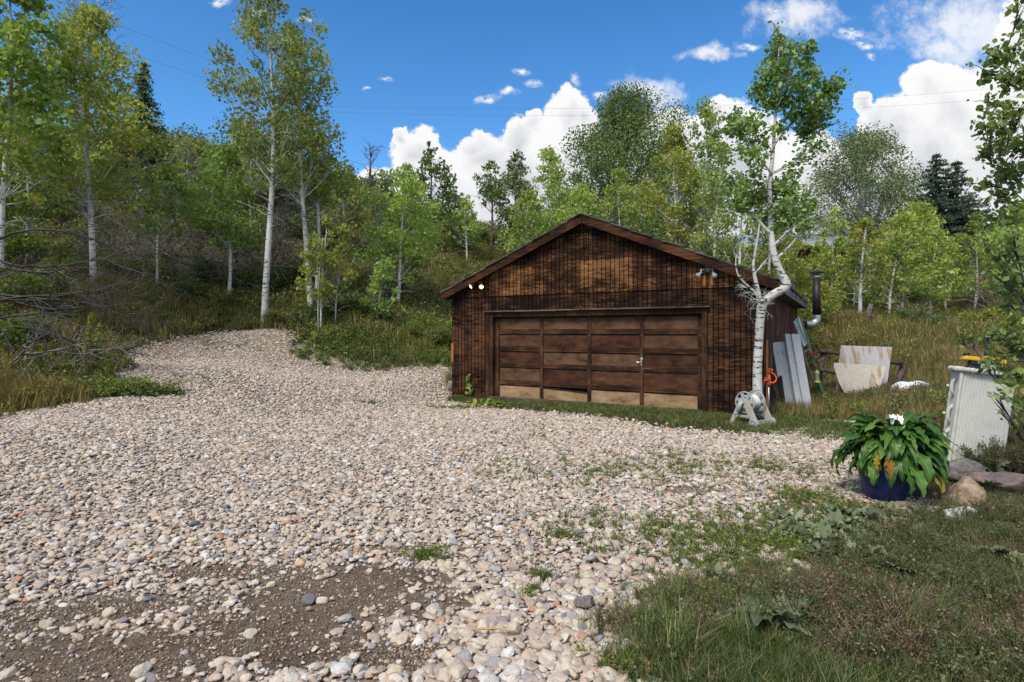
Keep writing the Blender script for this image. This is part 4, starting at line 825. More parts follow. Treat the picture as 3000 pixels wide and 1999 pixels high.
def siding(x0, x1, zb, zt, yf, th=.014, pitch=.102, gw=.012):
    """boards between x0 and x1, grooves between them; zt may be a function of x"""
    g = G(); f = zt if callable(zt) else (lambda x: zt)
    n0 = int(math.floor(x0 / pitch)); x = n0 * pitch; peak = GW / 2
    while x < x1:
        a = max(x + gw / 2, x0); c = min(x + pitch - gw / 2, x1)
        if c > a + .005:
            pts = [(a, zb), (c, zb), (c, f(c))] + ([(peak, f(peak))] if a < peak < c and callable(zt) else []) + [(a, f(a))]
            if f(a) > zb + .01 or f(c) > zb + .01: g.prism([(p[0], max(p[1], zb)) for p in pts], th, Matrix.Translation((0, yf, 0)))
        x += pitch
    pts = [(x0, zb), (x1, zb), (x1, max(zb, f(x1)))] + ([(peak, f(peak))] if x0 < peak < x1 and callable(zt) else []) + [(x0, max(zb, f(x0)))]
    g.prism(pts, .03, Matrix.Translation((0, yf + th, 0))); return g
DX0, DX1 = 1.20, 6.19
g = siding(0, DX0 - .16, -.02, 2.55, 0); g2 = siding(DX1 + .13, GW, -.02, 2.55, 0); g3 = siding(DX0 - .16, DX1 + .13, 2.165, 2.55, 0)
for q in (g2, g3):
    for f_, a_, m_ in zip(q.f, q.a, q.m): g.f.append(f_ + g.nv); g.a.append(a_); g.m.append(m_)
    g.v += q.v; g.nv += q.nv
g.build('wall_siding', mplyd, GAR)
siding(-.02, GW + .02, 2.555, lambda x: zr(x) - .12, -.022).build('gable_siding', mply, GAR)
G().box((GW / 2 - .05, -.040, 3.55), (GW / 2 + .05, -.023, zr(GW / 2) - .17)).build('gable_batten', mplyd, GAR)
# side, back walls
g = G(); y = .05; r = np.random.default_rng(3)
while y < GD:
    wd = min(r.uniform(.14, .24), GD - y)
    if wd > .02: g.box((GW - .03, y + .004, -.1), (GW + r.uniform(.0, .008), y + wd - .004, 2.60))
    y += wd
g.box((GW - .06, .05, -.1), (GW - .03, GD, 2.6)); g.build('side_wall', mside, GAR)
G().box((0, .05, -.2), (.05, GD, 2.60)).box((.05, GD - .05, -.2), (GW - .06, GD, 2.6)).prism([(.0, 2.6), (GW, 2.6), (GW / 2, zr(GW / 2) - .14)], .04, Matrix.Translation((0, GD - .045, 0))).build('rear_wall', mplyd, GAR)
g = G().box((GW - .005, -.016, -.02), (GW + .035, .09, 2.5)); g.build('corner_board', mtrimw, GAR)
G().box((GW + .036, -.012, .05), (GW + .062, .10, 1.52)).build('orange_corner_strip', mraw, GAR)
G().box((-.012, -.010, .90), (.055, .02, 1.39)).build('split_siding_edge', mraw, GAR)
G().box((-.06, -.03, -.25), (DX0 - .16, .2, .015)).build('foundation', mconc, GAR)
# roof
g = G(); E = .26; F_ = .17
for s in (-1, 1):
    xe = GW / 2 + s * (GW / 2 + (E if s > 0 else .15)); p0 = (GW / 2, RZ); p1 = (xe, zr(xe))
    pts = [p0, p1, (p1[0], p1[1] - .05), (p0[0], p0[1] - .05)]
    g.prism(pts if s > 0 else pts[::-1], GD + 2 * F_, Matrix.Translation((0, -F_, 0)))
roof = g.build('roof', mgrey, GAR)
g = G(); r = np.random.default_rng(8); ca = 1 / sqrt(1 + SL * SL)
for s in (-1, 1):
    Ls = (GW / 2 + (E if s > 0 else .15)) / ca; nrow = int(Ls / .24)
    for i in range(nrow + 1):
        d1 = Ls - i * .24 + .04 + 0.0; d0 = max(d1 - .46, 0.0); y = -F_ - .05
        while y < GD + F_:
            wd = r.uniform(.10, .24); th = r.uniform(.014, .030); e = r.uniform(-.03, .03); lift = r.uniform(0, .012) + (r.uniform(0, .03) if r.uniform() < .08 else 0)
            def pt(d, yy, h): return (GW / 2 + s * (d * ca) + s * h * SL * ca, yy, RZ - SL * d * ca + h * ca)
            y0 = y + (r.uniform(-.035, .02) if y < -F_ else 0); y1 = y + wd - .006
            b0 = .004 + .012; t1 = b0 + th + .012
            q0 = [pt(d0, y0, .002), pt(d1 + e, y0, b0 + lift), pt(d1 + e, y1, b0 + lift), pt(d0, y1, .002)]; q1 = [pt(d0, y0, .010), pt(d1 + e, y0, t1 + lift), pt(d1 + e, y1, t1 + lift), pt(d0, y1, .010)]
            g.hexa(q0, q1); y += wd
g.build('shingles', mshake, roof)
for s in (-1, 1):
    xe = GW / 2 + s * (GW / 2 + (E if s > 0 else .15)); x0 = GW / 2 + s * .004
    pts = [(x0, RZ + .005), (xe, zr(xe) + .005), (xe, zr(xe) - .175), (x0, RZ - .195)]
    o = G().prism(pts if s > 0 else pts[::-1], .035, Matrix.Translation((0, -F_ - .036, 0))).build('rake_board', mrake, GAR); bevel(o, .004)
    pts = [(x0, RZ - .055), (xe - s * .1, zr(xe - s * .1) - .055), (xe - s * .1, zr(xe - s * .1) - .15), (x0, RZ - .15)]
    G().prism(pts if s > 0 else pts[::-1], F_ - .004 - .026, Matrix.Translation((0, -F_ + .002, 0))).build('soffit', mplyd, GAR)
    G().box((xe - .0 if s > 0 else xe - .03, -F_ - .0, zr(xe) - .17), (xe + .03 if s > 0 else xe, GD + F_, zr(xe) - .005)).build('fascia_board', mgrey, GAR)
    xi = GW if s > 0 else 0
    G().box((min(xi, xe) + .002, 0.02, zr(xe) - .165), (max(xi, xe) - .002, GD, zr(xe) - .145)).build('soffit', mgrey, GAR)
# rafter tails showing under the right eave
# door frame
o = G().box((DX0 - .16, -.018, -.02), (DX0 - .06, .09, 2.165)).box((DX0 - .055, -.006, -.02), (DX0 + .045, .10, 2.12)).build('door_frame', mtrimw, GAR); bevel(o, .003)
o = G().box((DX1 + .02, -.018, -.02), (DX1 + .13, .09, 2.165)).build('door_frame', mtrimw, GAR); bevel(o, .003)
G().box((DX0 - .06, .0, 2.05), (DX1 + .02, .10, 2.163)).build('door_header', mtrimw, GAR)
g = G(); r = np.random.default_rng(5); xs = np.linspace(DX0 - .20, DX1 + .18, 9)
for a, c in zip(xs[:-1], xs[1:]): g.box((a + .001, -.085 + r.uniform(-.006, .004), 2.166 + r.uniform(-.004, .004)), (c - .001, -.001, 2.196 + r.uniform(-.004, .006)))
g.build('drip_ledge', mgreyx, GAR)
G().box((DX0 - .1, -.03, -.12), (DX1 + .3, .10, .060)).box((DX0 - .1, -.022, .062), (DX1 + .0, .08, .105)).build('sill_board', mgreyx, GAR)
# sectional door: 4 columns, 5 rows
def panel_mat():
    m, t, b = material('hardboard_panel'); oc = coords(t); sp = t.new('ShaderNodeSeparateXYZ'); t.put(sp, 0, oc)
    at = t.new('ShaderNodeAttribute', attribute_name='rnd'); n = t.noise(t.map(oc, (1, 1, 2.2)), 2.8, 7, .68); nf = t.noise(t.map(oc, (60, 10, 60)), 1.0, 3, .6)
    red = t.ramp(t.math('ADD', n, t.math('MULTIPLY', nf, .15)), [(.38, (.016, .007, .005)), (.52, (.042, .0165, .0105)), (.72, (.082, .034, .019))])
    tan = t.ramp(t.math('ADD', n, t.math('MULTIPLY', nf, .15)), [(.36, (.06, .03, .016)), (.47, (.22, .13, .065)), (.70, (.37, .25, .145))])
    c = t.mix(at.outputs['Fac'], red, tan); t.put(b, 'Base Color', c); b.inputs['Roughness'].default_value = .85; b.inputs['Specular IOR Level'].default_value = .12; bump(t, b, nf, .3, .003); return m
mpan = panel_mat()
def stain_shade_mat():
    m, t, b = material('weather_stain_and_rail_shade'); n = t.noise(coords(t), 9, 4, .6); t.put(b, 'Base Color', t.ramp(n, [(.3, (.010, .007, .006)), (.7, (.032, .020, .014))])); b.inputs['Roughness'].default_value = .9; return m
mstain_shade = stain_shade_mat()
DOOR = G().box((DX0 + .045, .17, .06), (DX1 + .02, .19, 2.12)).build('garage_door', mblack, GAR)
ROWS = [(.105, .40), (.50, .83), (.92, 1.22), (1.32, 1.63), (1.73, 2.02)]
XS = np.linspace(DX0 + .13, DX1 - .045, 5); stw = .042
for ri, (z0, z1) in enumerate(ROWS):
    for ci in range(4):
        x0, x1 = XS[ci] + stw - .02, XS[ci + 1] - stw + .02; g = G(); gr = 14; up = (.0 if not (ri == 0 and ci == 1) else -.07)
        zt0 = z1 + .02 + (.0 if up == 0 else -.045); zt1 = z1 + .02 + (0 if up == 0 else -.11)
        if ri == 4: av = .20
        elif ri == 0: av = 1.0
        else: av = [.12, .06, .02][(ri + ci) % 3] + (.14 if (ri, ci) in ((2, 2), (1, 0), (2, 1)) else 0)
        q0 = [(x0, .128, z0 - .02), (x1, .128, z0 - .02), (x1, .136, z0 - .02), (x0, .136, z0 - .02)]; q1 = [(x0, .128, zt0), (x1, .128, zt1), (x1, .136, zt1), (x0, .136, zt0)]
        g.hexa(q0, q1, av=av)
        # ragged dark band: weathering plus the rail's shade, painted along each panel top
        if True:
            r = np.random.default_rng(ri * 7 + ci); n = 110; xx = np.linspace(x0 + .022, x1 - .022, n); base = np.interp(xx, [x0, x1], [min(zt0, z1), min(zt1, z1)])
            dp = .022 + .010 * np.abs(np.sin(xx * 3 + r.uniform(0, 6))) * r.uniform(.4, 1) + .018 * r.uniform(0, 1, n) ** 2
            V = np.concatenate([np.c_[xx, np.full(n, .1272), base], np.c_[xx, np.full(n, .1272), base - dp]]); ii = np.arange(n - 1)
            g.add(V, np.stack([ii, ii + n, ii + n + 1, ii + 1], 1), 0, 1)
        g.build('door_panel', [mpan, mstain_shade], DOOR)
zs = [(.40, .50), (.83, .92), (1.22, 1.32), (1.63, 1.73), (2.02, 2.05)]
r = np.random.default_rng(9)
for z0, z1 in zs:
    g = G(); x = DX0 + .046
    while x < DX1 + .015:
        x1 = min(x + r.uniform(.9, 1.6), DX1 + .018); zm = (z0 + z1) / 2 + r.uniform(-.006, .006)
        g.box((x + .001, .104 + r.uniform(-.003, .003), z0), (x1 - .001, .128, zm - .002)); g.box((x + .001, .108, zm + .001), (x1 - .001, .128, z1 - .001)); x = x1
    for ci in range(4): g.box((XS[ci] + stw, .112, z1 + .000), (XS[ci + 1] - stw, .127, z1 + .012))
    g.build('door_rail', mrail, DOOR)
for ci, x in enumerate(XS):
    g = G().box((x - stw + (0 if ci else -.04), .097, .105), (x + stw + (0 if ci < 4 else .06), .103, 2.03))
    for z0, z1 in zs[:-1]:
        for q in (z0 - .03, z1 + .03): g.lathe([(0, 0), (.008, 0), (.007, .005), (0, .006)], 8, Matrix.Translation((x, .0968, q)) @ Matrix.Rotation(R_(90), 4, 'X'), 1)
    g.build('door_stile', [mtrimw, plain('bolt_steel', (.25, .24, .22), .5, metal=.7) if ci == 0 else bpy.data.materials['bolt_steel']], DOOR)
mchrome = plain('worn_chrome', (.62, .62, .60), .3, .5, .85, var=.15, bmp=0)
g = G(); hx, hz = XS[3], 1.06
g.lathe([(0, .0), (.034, .0), (.034, .012), (.022, .022), (0, .024)], 16, Matrix.Translation((hx, .096, hz + .035)) @ Matrix.Rotation(R_(90), 4, 'X'))
g.box((hx - .016, .075, hz - .10), (hx + .016, .096, hz + .01)); g.tube([(hx + .01, .06, hz - .01), (hx - .045, .052, hz - .035), (hx - .095, .055, hz - .005 - .02)], [.013, .011, .012], 8)
g.build('door_handle', mchrome, DOOR)
for (x, z) in ((XS[3] + .14, .885), (XS[3] + .10, .085)):
    g = G().box((x - .09, .088, z - .012), (x + .09, .103, z - .002)).box((x - .09, .07, z + .003), (x + .09, .103, z + .013)); g.build('door_latch', mgreyx, DOOR)
# weathered patch boards under the right floodlight
for q in range(3): G().box((6.22 + q * .075, -.036, 2.60), (6.22 + q * .075 + .065, -.023, 2.60 + [.2, .25, .22][q])).build('backing_board', mraw if q != 1 else mplyd, GAR)

def world_of(x, y, z): return GAR.matrix_basis @ Vector((x, y, z))
GAR_M = Matrix.Translation(GO) @ Matrix.Rotation(GA, 4, 'Z')
def gw(x, y, z): return GAR_M @ Vector((x, y, z))
# horseshoe over the door
g = G(); an = np.linspace(R_(-235), R_(55), 14); g.tube([(.055 * cos(a), -.02, .06 * sin(a)) for a in an], [.008] * 14, 6)
hs = g.build('horseshoe', plain('rusty_iron', (.10, .050, .030), .8), loc=gw(3.56, -.075, 2.225)); hs.rotation_euler = (0, 0, GA); tag(hs, 'small rusty horseshoe hung above the middle of the garage door', 'horseshoe')
# floodlights
def floodlight(x, z, body, lit, label):
    o = empty('floodlight', gw(x, -.022, z), GA); tag(o, label, 'floodlight', 'twin floodlights under the rake boards')
    G().lathe([(0, 0), (.055, 0), (.058, .012), (.035, .035), (0, .04)], 16, Matrix.Rotation(R_(90), 4, 'X')).build('mount', body, o, smooth=True)
    for s, dz in ((-1, -.11), (1, -.14)):
        d = Vector((s * .45, -.75, -.55 if lit else -.62)).normalized(); p0 = Vector((s * .015, -.03, 0)); p1 = p0 + Vector((s * .10, -.05, -.02)); p2 = Vector((s * .115, -.09, dz * .7))
        G().tube([p0, p1, p2], [.018, .02, .022], 8).build('arm', body, o, smooth=True)
        M = Matrix.Translation(p2) @ d.to_track_quat('Z', 'Y').to_matrix().to_4x4()
        G().lathe([(.0, -.02), (.026, -.02), (.028, .04), (.05, .085), (.058, .10), (.055, .10), (.045, .082), (0, .06)], 18, M).build('lamp_holder', body, o, smooth=True)
        G().lathe([(0, .118), (.022, .115), (.042, .104), (.054, .096)], 18, M).build('bulb', (mbulb if lit else mglass), o, smooth=True)
mbulb, t, b = material('lit_bulb'); b.inputs['Base Color'].default_value = (.9, .7, .45, 1); b.inputs['Emission Color'].default_value = (1.0, .62, .28, 1); b.inputs['Emission Strength'].default_value = 2.2
mglass = plain('bulb_glass', (.62, .62, .60), .15, .6, bmp=0, var=.1)
floodlight(.87, 2.93, plain('copper_brown_paint', (.20, .085, .05), .4), True, 'small brown twin floodlight with lit warm bulbs at the low end of the gable')
floodlight(6.33, 2.93, plain('grey_paint_metal', (.42, .44, .46), .4, metal=.3), False, 'grey twin floodlight unlit near the crooked aspen')
# stove pipe
o = empty('stove_pipe', gw(GW, 8.5, 1.93)); tag(o, 'black and galvanized stove pipe with flat cap rising beside the side wall', 'stove pipe')
mpipe = plain('sooty_black_pipe', (.030, .024, .024), .5, metal=.3, sc=6); mgalv = plain('galvanized_steel', (.42, .43, .44), .35, .5, .75, sc=20)
EX = .66; G().tube([(-.03, 0, 0), (.34, 0, 0)], .115, 20).build('horizontal_pipe', mpipe, o, smooth=True)
an = np.linspace(0, pi / 2, 6); G().tube([(.30, 0, 0)] + [(.46 + .20 * sin(a), 0, .20 - .20 * cos(a)) for a in an] + [(.66, 0, .30)], .125, 20).build('elbow', mgalv, o)
G().tube([(EX, 0, .28), (EX, 0, 1.45)], .118, 20).lathe([(.121, .86), (.124, .865), (.124, .885), (.121, .89)], 20, Matrix.Translation((EX, 0, 0))).build('upright_pipe', mpipe, o, smooth=True)
G().tube([(EX, 0, 1.45), (EX, 0, 1.60)], .122, 20).lathe([(.122, 1.50), (.129, 1.505), (.129, 1.52), (.122, 1.525)], 20, Matrix.Translation((EX, 0, 0))).build('collar', mgalv, o, smooth=True)
G().lathe([(0, 1.74), (.235, 1.655), (.235, 1.645), (0, 1.70)], 24, Matrix.Translation((EX, 0, 0))).build('cap', mpipe, o)
# the lit-vine and boulder at the downhill corner
r = np.random.default_rng(2); g = G(); gl = G(); pth = [(0, 0, 0), (.02, -.03, .2), (-.03, -.03, .4), (.03, -.04, .62)]; g.tube(pth, .006, 5)
C = np.array([np.array(pth[int(q)]) * (1 - q % 1) + np.array(pth[int(q) + 1]) * (q % 1) for q in r.uniform(.6, 2.98, 46)]) + r.normal(0, .045, (46, 3)) * [1, .3, 1]; C[:, 1] = -abs(C[:, 1]) - .01
leaves_into(gl, C, .075, r.uniform(0, .9, 46), r, 'round'); o = empty('climbing_plant', gw(.58, -.03, 0), GA); tag(o, 'small green leafy plant climbing the wall beside the garage door', 'plant')
g.build('stem', TWIG, o); gl.build('foliage', LEAF['l'], o)
mb1 = plain('grey_boulder_stone', (.24, .21, .19), .9, sc=8, bmp=.9, var=.5); mb2 = plain('tan_boulder_stone', (.34, .25, .17), .9, sc=7, bmp=.9, var=.55); mb3 = plain('pale_boulder_stone', (.55, .53, .50), .85, sc=6, bmp=.5, var=.3); mb4 = plain('brown_rock', (.30, .22, .18), .9, sc=5, bmp=.5, var=.4)
def boulder(X, Y, dims, mat, seed, label, rz=0, zoff=0, sub=4, rough=.14, cuts=16, cat='boulder', tilt=0):
    me = rock_mesh('boulder', seed, sub, cuts, rough, (1, 1, 1), mat); o = bpy.data.objects.new('boulder' if cat == 'boulder' else 'stone', me); COL.objects.link(o)
    o.location = (X, Y, h1(X, Y) + dims[2] * .32 + zoff); o.scale = dims; o.rotation_euler = (tilt, 0, rz); tag(o, label, cat); return o
boulder(*gw(-.16, .25, 0)[:2], (.34, .3, .34), mb1, 5, 'dark grey boulder at the downhill corner of the garage')
# ------------------------------------------------------------------ crooked aspen at the garage corner
def blob_tree(name, paths, blobs, base, leafsz, mleaf, label, cat, seed, shape='round', twigs=(), dens=1.0, mb=None, lk=1.0):
    r = np.random.default_rng(seed); o = empty(name, base); tag(o, label, cat); gt = G(); gl = G(); B = np.array(tuple(base))
    cand = []
    for pth, rad in paths:
        pth = np.array([tuple(p) for p in pth]) - B; n = len(pth); tt = np.linspace(0, n - 1, n * 5); sm = np.stack([np.interp(tt, range(n), pth[:, j]) for j in range(3)], 1)
        for _ in range(3): sm[1:-1] = (sm[:-2] + 2 * sm[1:-1] + sm[2:]) / 4
        gt.tube(sm, np.interp(tt, range(n), rad), 12); cand.append(np.c_[sm, np.interp(tt, range(n), rad)])
    cand = np.concatenate(cand)
    for c, cr, n in blobs:
        c = np.array(tuple(c)) - B; d = c - cand[:, :3]; cost = np.linalg.norm(d, axis=1) + np.where(d[:, 2] < .05, 3.0, 0) + np.abs(d[:, 2] - np.hypot(d[:, 0], d[:, 1]) * 1.1) * .6
        q = cand[np.argmin(cost)]; s0 = q[:3]; L_ = np.linalg.norm(c - s0); mid = (s0 + c) / 2 + r.normal(0, .08, 3) * L_ + np.array([0, 0, -.10 * L_])
        lr = lk * min(q[3] * .6, .012 + L_ * .018); lr = min(lr, .007) if lk < 1 else lr; L = bez(s0, mid, c, 8); gt.tube(L, np.linspace(lr, .006, 8), 6, caps=False)
        tw = [L]
        for _ in range(6):
            e1 = c + r.normal(size=3) * cr * .6; T_ = bez(L[r.integers(3, 7)], (L[5] + e1) / 2 + [0, 0, .04], e1, 6); gt.tube(T_, np.linspace(.007, .002, 6), 4, caps=False); tw.append(T_)
        k = int(n * dens); dr = r.normal(size=(k, 3)); dr /= np.linalg.norm(dr, axis=1)[:, None]; p = c + dr * (cr * r.uniform(0, 1, k) ** .5)[:, None]
        tws = np.concatenate(tw[1:]); p2 = tws[r.integers(0, len(tws), k // 2)] + r.normal(0, leafsz * .8, (k // 2, 3)); p = np.concatenate([p[:k - k // 2], p2])
        leaves_into(gl, p, leafsz, np.clip(.7 * r.uniform(0, 1, len(p)) + .3 * r.beta(2, 2), 0, 1), r, shape)
    for s, e, rad, dep in twigs: bare_tree(gt, r, np.array(tuple(s)) - B, np.array(tuple(e)) - np.array(tuple(s)), float(np.linalg.norm(np.array(tuple(e)) - np.array(tuple(s)))), rad, dep, .8)
    gt.build('trunk', mb or BARK, o, smooth=True); gl.build('crown', mleaf, o); return o
Yc = 10.42
def q(px, py, dy=0.0): return P(px, py, Yc + dy)
base = Vector((q(1741, 970).x, Yc, h1(q(1741, 970).x, Yc)))
trunk = [base + Vector((0, 0, -.15)), q(1741, 930), q(1740, 850), q(1743, 800), q(1746, 740), q(1750, 705), q(1756, 688)]
main = [q(1752, 700), q(1764, 686), q(1785, 672, -.05), q(1803, 664, -.05), q(1808, 652, -.05), q(1796, 632), q(1784, 605), q(1776, 575), q(1773, 540), q(1771, 500), q(1768, 440, .05), q(1772, 390, .05), q(1778, 330, .1), q(1782, 260, .1), q(1786, 190, .1), q(1790, 110, .1)]
dead = [q(1748, 710), q(1744, 680), q(1736, 645), q(1730, 610), q(1737, 570), q(1742, 540), q(1746, 508)]
dead2 = [q(1745, 690), q(1735, 672), q(1712, 652), q(1696, 635), q(1690, 610), q(1692, 585)]
brk = [q(1768, 535), q(1755, 522), q(1738, 503), q(1719, 486)]
fork = [q(1770, 350, .05), q(1795, 305, .05), q(1830, 275, .1), q(1868, 235, .1), q(1905, 205, .1)]
fork2 = [q(1774, 400), q(1750, 370, -.1), q(1722, 330, -.1), q(1700, 290, -.1)]
paths = [(trunk, [.104, .090, .080, .077, .076, .088, .087]), (main, [.082, .076, .076, .084, .080, .068, .064, .056, .050, .044, .040, .036, .030, .024, .016, .008]), (dead, [.05, .042, .035, .026, .022, .02, .014]), (dead2, [.03, .022, .018, .014, .010, .005]), (brk, [.035, .032, .03, .02]), (fork, [.028, .024, .02, .014, .006]), (fork2, [.022, .018, .014, .006])]
bl = [(1792,100,26,.9),(1775,130,32,1),(1815,120,26,.9),(1795,165,38,1.2),(1762,180,34,1),(1745,215,30,1),(1770,235,36,1.1),(1800,220,36,1.1),(1860,112,24,1),(1852,150,30,1.1),(1868,175,26,1),(1838,195,30,1),
      (1905,205,30,1.1),(1925,195,20,.8),(1900,245,32,1.1),(1870,240,34,1.1),(1880,285,34,1.1),(1850,300,32,1),(1825,260,34,1),(1690,265,26,.9),(1700,300,32,1),(1680,300,20,.6),(1725,285,30,1),(1745,320,32,.9),
      (1715,345,26,.8),(1740,365,24,.7),(1790,300,26,.7),(1880,330,26,.8),(1850,360,22,.6),(1815,400,28,.8),(1790,430,26,.8),(1735,400,22,.6),(1762,450,26,.9),(1822,440,30,1),(1848,470,30,1.1),(1800,480,30,1.1),(1832,508,26,.9),(1705,440,30,1),(1680,415,24,.8),(1725,465,28,1),(1700,475,26,.8),(1765,495,24,.8),(1740,440,24,.7),(1790,520,22,.6),(1855,510,20,.6),(1665,455,18,.4),(1760,600,8,.04),(1700,655,8,.05)]
rr = np.random.default_rng(6); blobs = [(q(a, b_, rr.normal(0, .28)), c * Yc / F, d * 185 * (c / 30.) ** 1.2) for a, b_, c, d in bl]
tw = [(q(1744, 690), q(1744 + a, 690 + c, -abs(e)), .008, 2) for a, c, e in [(-22, -18, .2), (-24, 4, .2), (-18, 20, .25), (14, 22, .2), (18, 4, .2), (10, -24, .15), (-28, -28, .2), (-14, -36, .1), (20, -12, .3)]] + [(q(1732, 600), q(1715, 585), .006, 2), (q(1740, 560), q(1728, 530), .006, 2), (q(1695, 630), q(1705, 640, -.1), .006, 2), (q(1692, 600), q(1698, 560), .005, 2)]
blob_tree('aspen_tree', paths, blobs, base, .062, LEAF['h'], 'crooked aspen with elbowed white trunk growing against the garage corner', 'tree', 61, twigs=tw, dens=1.15)
# branches of the aspen standing just outside on the right
Yr = 5.2
def q2(px, py, dy=0.0): return P(px, py, Yr + dy)
b2 = Vector((q2(2560, 1100).x, Yr + .2, h1(q2(2560, 1100).x, Yr + .2)))
tr_ = [b2 + Vector((0, 0, -.1)), q2(2550, 900, .2), q2(2530, 700, .2), q2(2500, 450, .2), q2(2470, 200, .2), q2(2440, -50, .2)]
l1 = [q2(2530, 720, .2), q2(2450, 560, .1), q2(2390, 500), q2(2330, 440), q2(2290, 400)]; l2 = [q2(2500, 450, .2), q2(2420, 300), q2(2350, 190), q2(2290, 150)]
l3 = [q2(2540, 850, .2), q2(2440, 760, -.1), q2(2370, 730, -.2), q2(2300, 790, -.2), q2(2240, 800, -.3)]; l4 = [q2(2540, 860, .1), q2(2430, 850), q2(2350, 880, -.1), q2(2310, 900, -.1)]
bl = [(2290,135,30,.9),(2330,110,34,1),(2262,175,20,.5),(2310,190,36,1.1),(2345,170,34,1),(2272,235,26,.7),(2310,260,36,1.1),(2350,250,34,1),(2262,290,28,.8),(2300,320,34,1.1),(2345,330,36,1),(2270,355,22,.5),(2305,390,34,1),(2350,400,36,1),
      (2262,425,20,.4),(2300,450,32,.9),(2345,480,34,1),(2290,500,28,.7),(2325,540,32,.9),(2350,580,30,1),(2300,580,26,.7),(2325,640,30,.8),(2300,630,22,.4),(2350,680,28,.8),(2315,700,22,.4),(2285,660,16,.25),(2340,10,20,.4),(2370,60,40,.8),
      (2330,745,26,.7),(2300,770,24,.6),(2265,775,20,.4),(2230,775,18,.35),(2200,780,12,.14),(2285,820,24,.5),(2320,810,28,.7),(2350,790,28,.8),(2345,860,28,.7),(2310,860,22,.5),(2270,850,14,.15),(2335,920,26,.5),(2290,905,14,.16),(2350,980,20,.3),(2300,945,12,.1),(2262,560,16,.2),
      (2400,300,70,1.5),(2480,-40,90,2),(2540,120,100,2),(2590,350,100,2),(2620,600,90,1.6),(2500,550,60,1),(2420,600,70,1.5),(2400,800,50,1)]
blobs = [(q2(a, b_, rr.normal(0, .22)), c * Yr / F, d * 62) for a, b_, c, d in bl]
blob_tree('aspen_tree', [(tr_, [.10, .09, .085, .075, .06, .04]), (l1, [.011, .009, .007, .005, .003]), (l2, [.012, .009, .006, .003]), (l3, [.007, .005, .004, .003, .002]), (l4, [.006, .005, .004, .002])], blobs, b2, .046, LEAF['h'], 'near aspen whose leafy branches hang in over the wicker cabinet', 'tree', 62, dens=1.35, lk=.4, mb=BARKD)

# ------------------------------------------------------------------ things leaning at the side of the garage
mwhite = plain('chalky_white_enamel', (.56, .59, .60), .55, sc=5, var=.18, bmp=.1)
def rusty(name, white, rust, amt, stretch=(5, 5, 1.1)):
    m, t, b = material(name); oc = coords(t); n = t.noise(t.map(oc, stretch), 1.6, 6, .62); n2 = t.noise(oc, 14, 4, .7); n3 = t.noise(oc, 55, 2, .5)
    c = t.mix(t.step(n, amt, amt + .16), white, rust); c = t.mix(t.math('MULTIPLY', t.step(n2, .45, .7), .4), c, tuple(x * .6 for x in white)); c = t.mix(t.step(n3, .70, .74), c, tuple(x * .5 for x in rust))
    t.put(b, 'Base Color', c); b.inputs['Roughness'].default_value = .7; bump(t, b, n2, .15, .004); return m
mshelf = rusty('white_painted_metal', (.58, .60, .60), (.30, .18, .10), .70, (3, 3, 3)); mhole = mblack
def plank(name, q0, q1, mats, label, cat, th, extra=None, group=None):
    """q0/q1: bottom pair and top pair of points, left then right; thickness goes away from the viewer"""
    a, b_, c, d = q0[0], q0[1], q1[1], q1[0]; n = (b_ - a).cross(d - a).normalized()
    if n.y < 0: n = -n
    base = (a + b_) / 2; o = empty(name, base); tag(o, label, cat, group)
    f = [p - base for p in (a, b_, c, d)]; g = G().hexa(f, [p + n * th for p in f]); ob = g.build('board', mats[0], o); bevel(ob, .006)
    if extra: extra(o, f, n)
    return o
def holes(o, f, n):
    for v in (.10, .84):
        for du in (-.09, .09):
            for dv_ in (-.012, .012):
                c = (f[0] * (.5 - du * 2.2) + f[1] * (.5 + du * 2.2)) * (1 - v - dv_) + (f[3] * (.5 - du * 2.2) + f[2] * (.5 + du * 2.2)) * (v + dv_)
                M = Matrix.Translation(c - n * .0015) @ n.to_track_quat('Z', 'Y').to_matrix().to_4x4(); G().lathe([(0, 0), (.011, 0), (.011, .001)], 10, M).build('bolt_hole', mhole, o)
YA = 12.0
plank('steel_sheet', (P(1800, 944, YA), P(1829, 946, YA)), (P(1774, 788, YA + .1), P(1803, 785, YA + .1)), [mshelf], 'shorter flat white metal panel with bolt holes leaning on the side wall', 'metal sheet', .03, holes)
def channel(o, f, n):
    a, b_, c, d = f; w = (b_ - a)
    g = G().hexa([a - n * .035, a + w * .22 - n * .035, d + (c - d) * .22 - n * .035, d - n * .035], [a - n * .001, a + w * .22 - n * .001, d + (c - d) * .22 - n * .001, d - n * .001]); g.build('edge_lip', mshelf, o)
    g = G().hexa([a + w * .42 - n * .05, b_ - n * .02, c - n * .02, d + (c - d) * .42 - n * .05], [a + w * .42 - n * .001, b_ - n * .001, c - n * .001, d + (c - d) * .42 - n * .001]); g.build('raised_web', mshelf, o)
plank('metal_channel', (P(1831, 948, YA - .1), P(1868, 950, YA - .1)), (P(1802, 768, YA + .05), P(1836, 768, YA + .05)), [mshelf], 'taller white box shaped metal channel leaning beside the flat panel', 'metal channel', .10, channel)
mdk = board_mat('old_dark_plank', (.16, .12, .09), (.05, .036, .028), (.015, .012, .010), 'z')
plank('wooden_board', (P(1793, 948, 11.6), P(1801, 948, 11.6)), (P(1775, 884, 11.7), P(1785, 880, 11.7)), [mdk], 'short grey brown plank leaning behind the yard hydrant', 'board', .025)
plank('wooden_board', (P(1801, 947, 11.75), P(1808, 947, 11.75)), (P(1786, 868, 11.85), P(1797, 862, 11.85)), [plain('dark_board', (.03, .024, .02), .9)], 'nearly black plank between the hydrant and the white panel', 'board', .03)
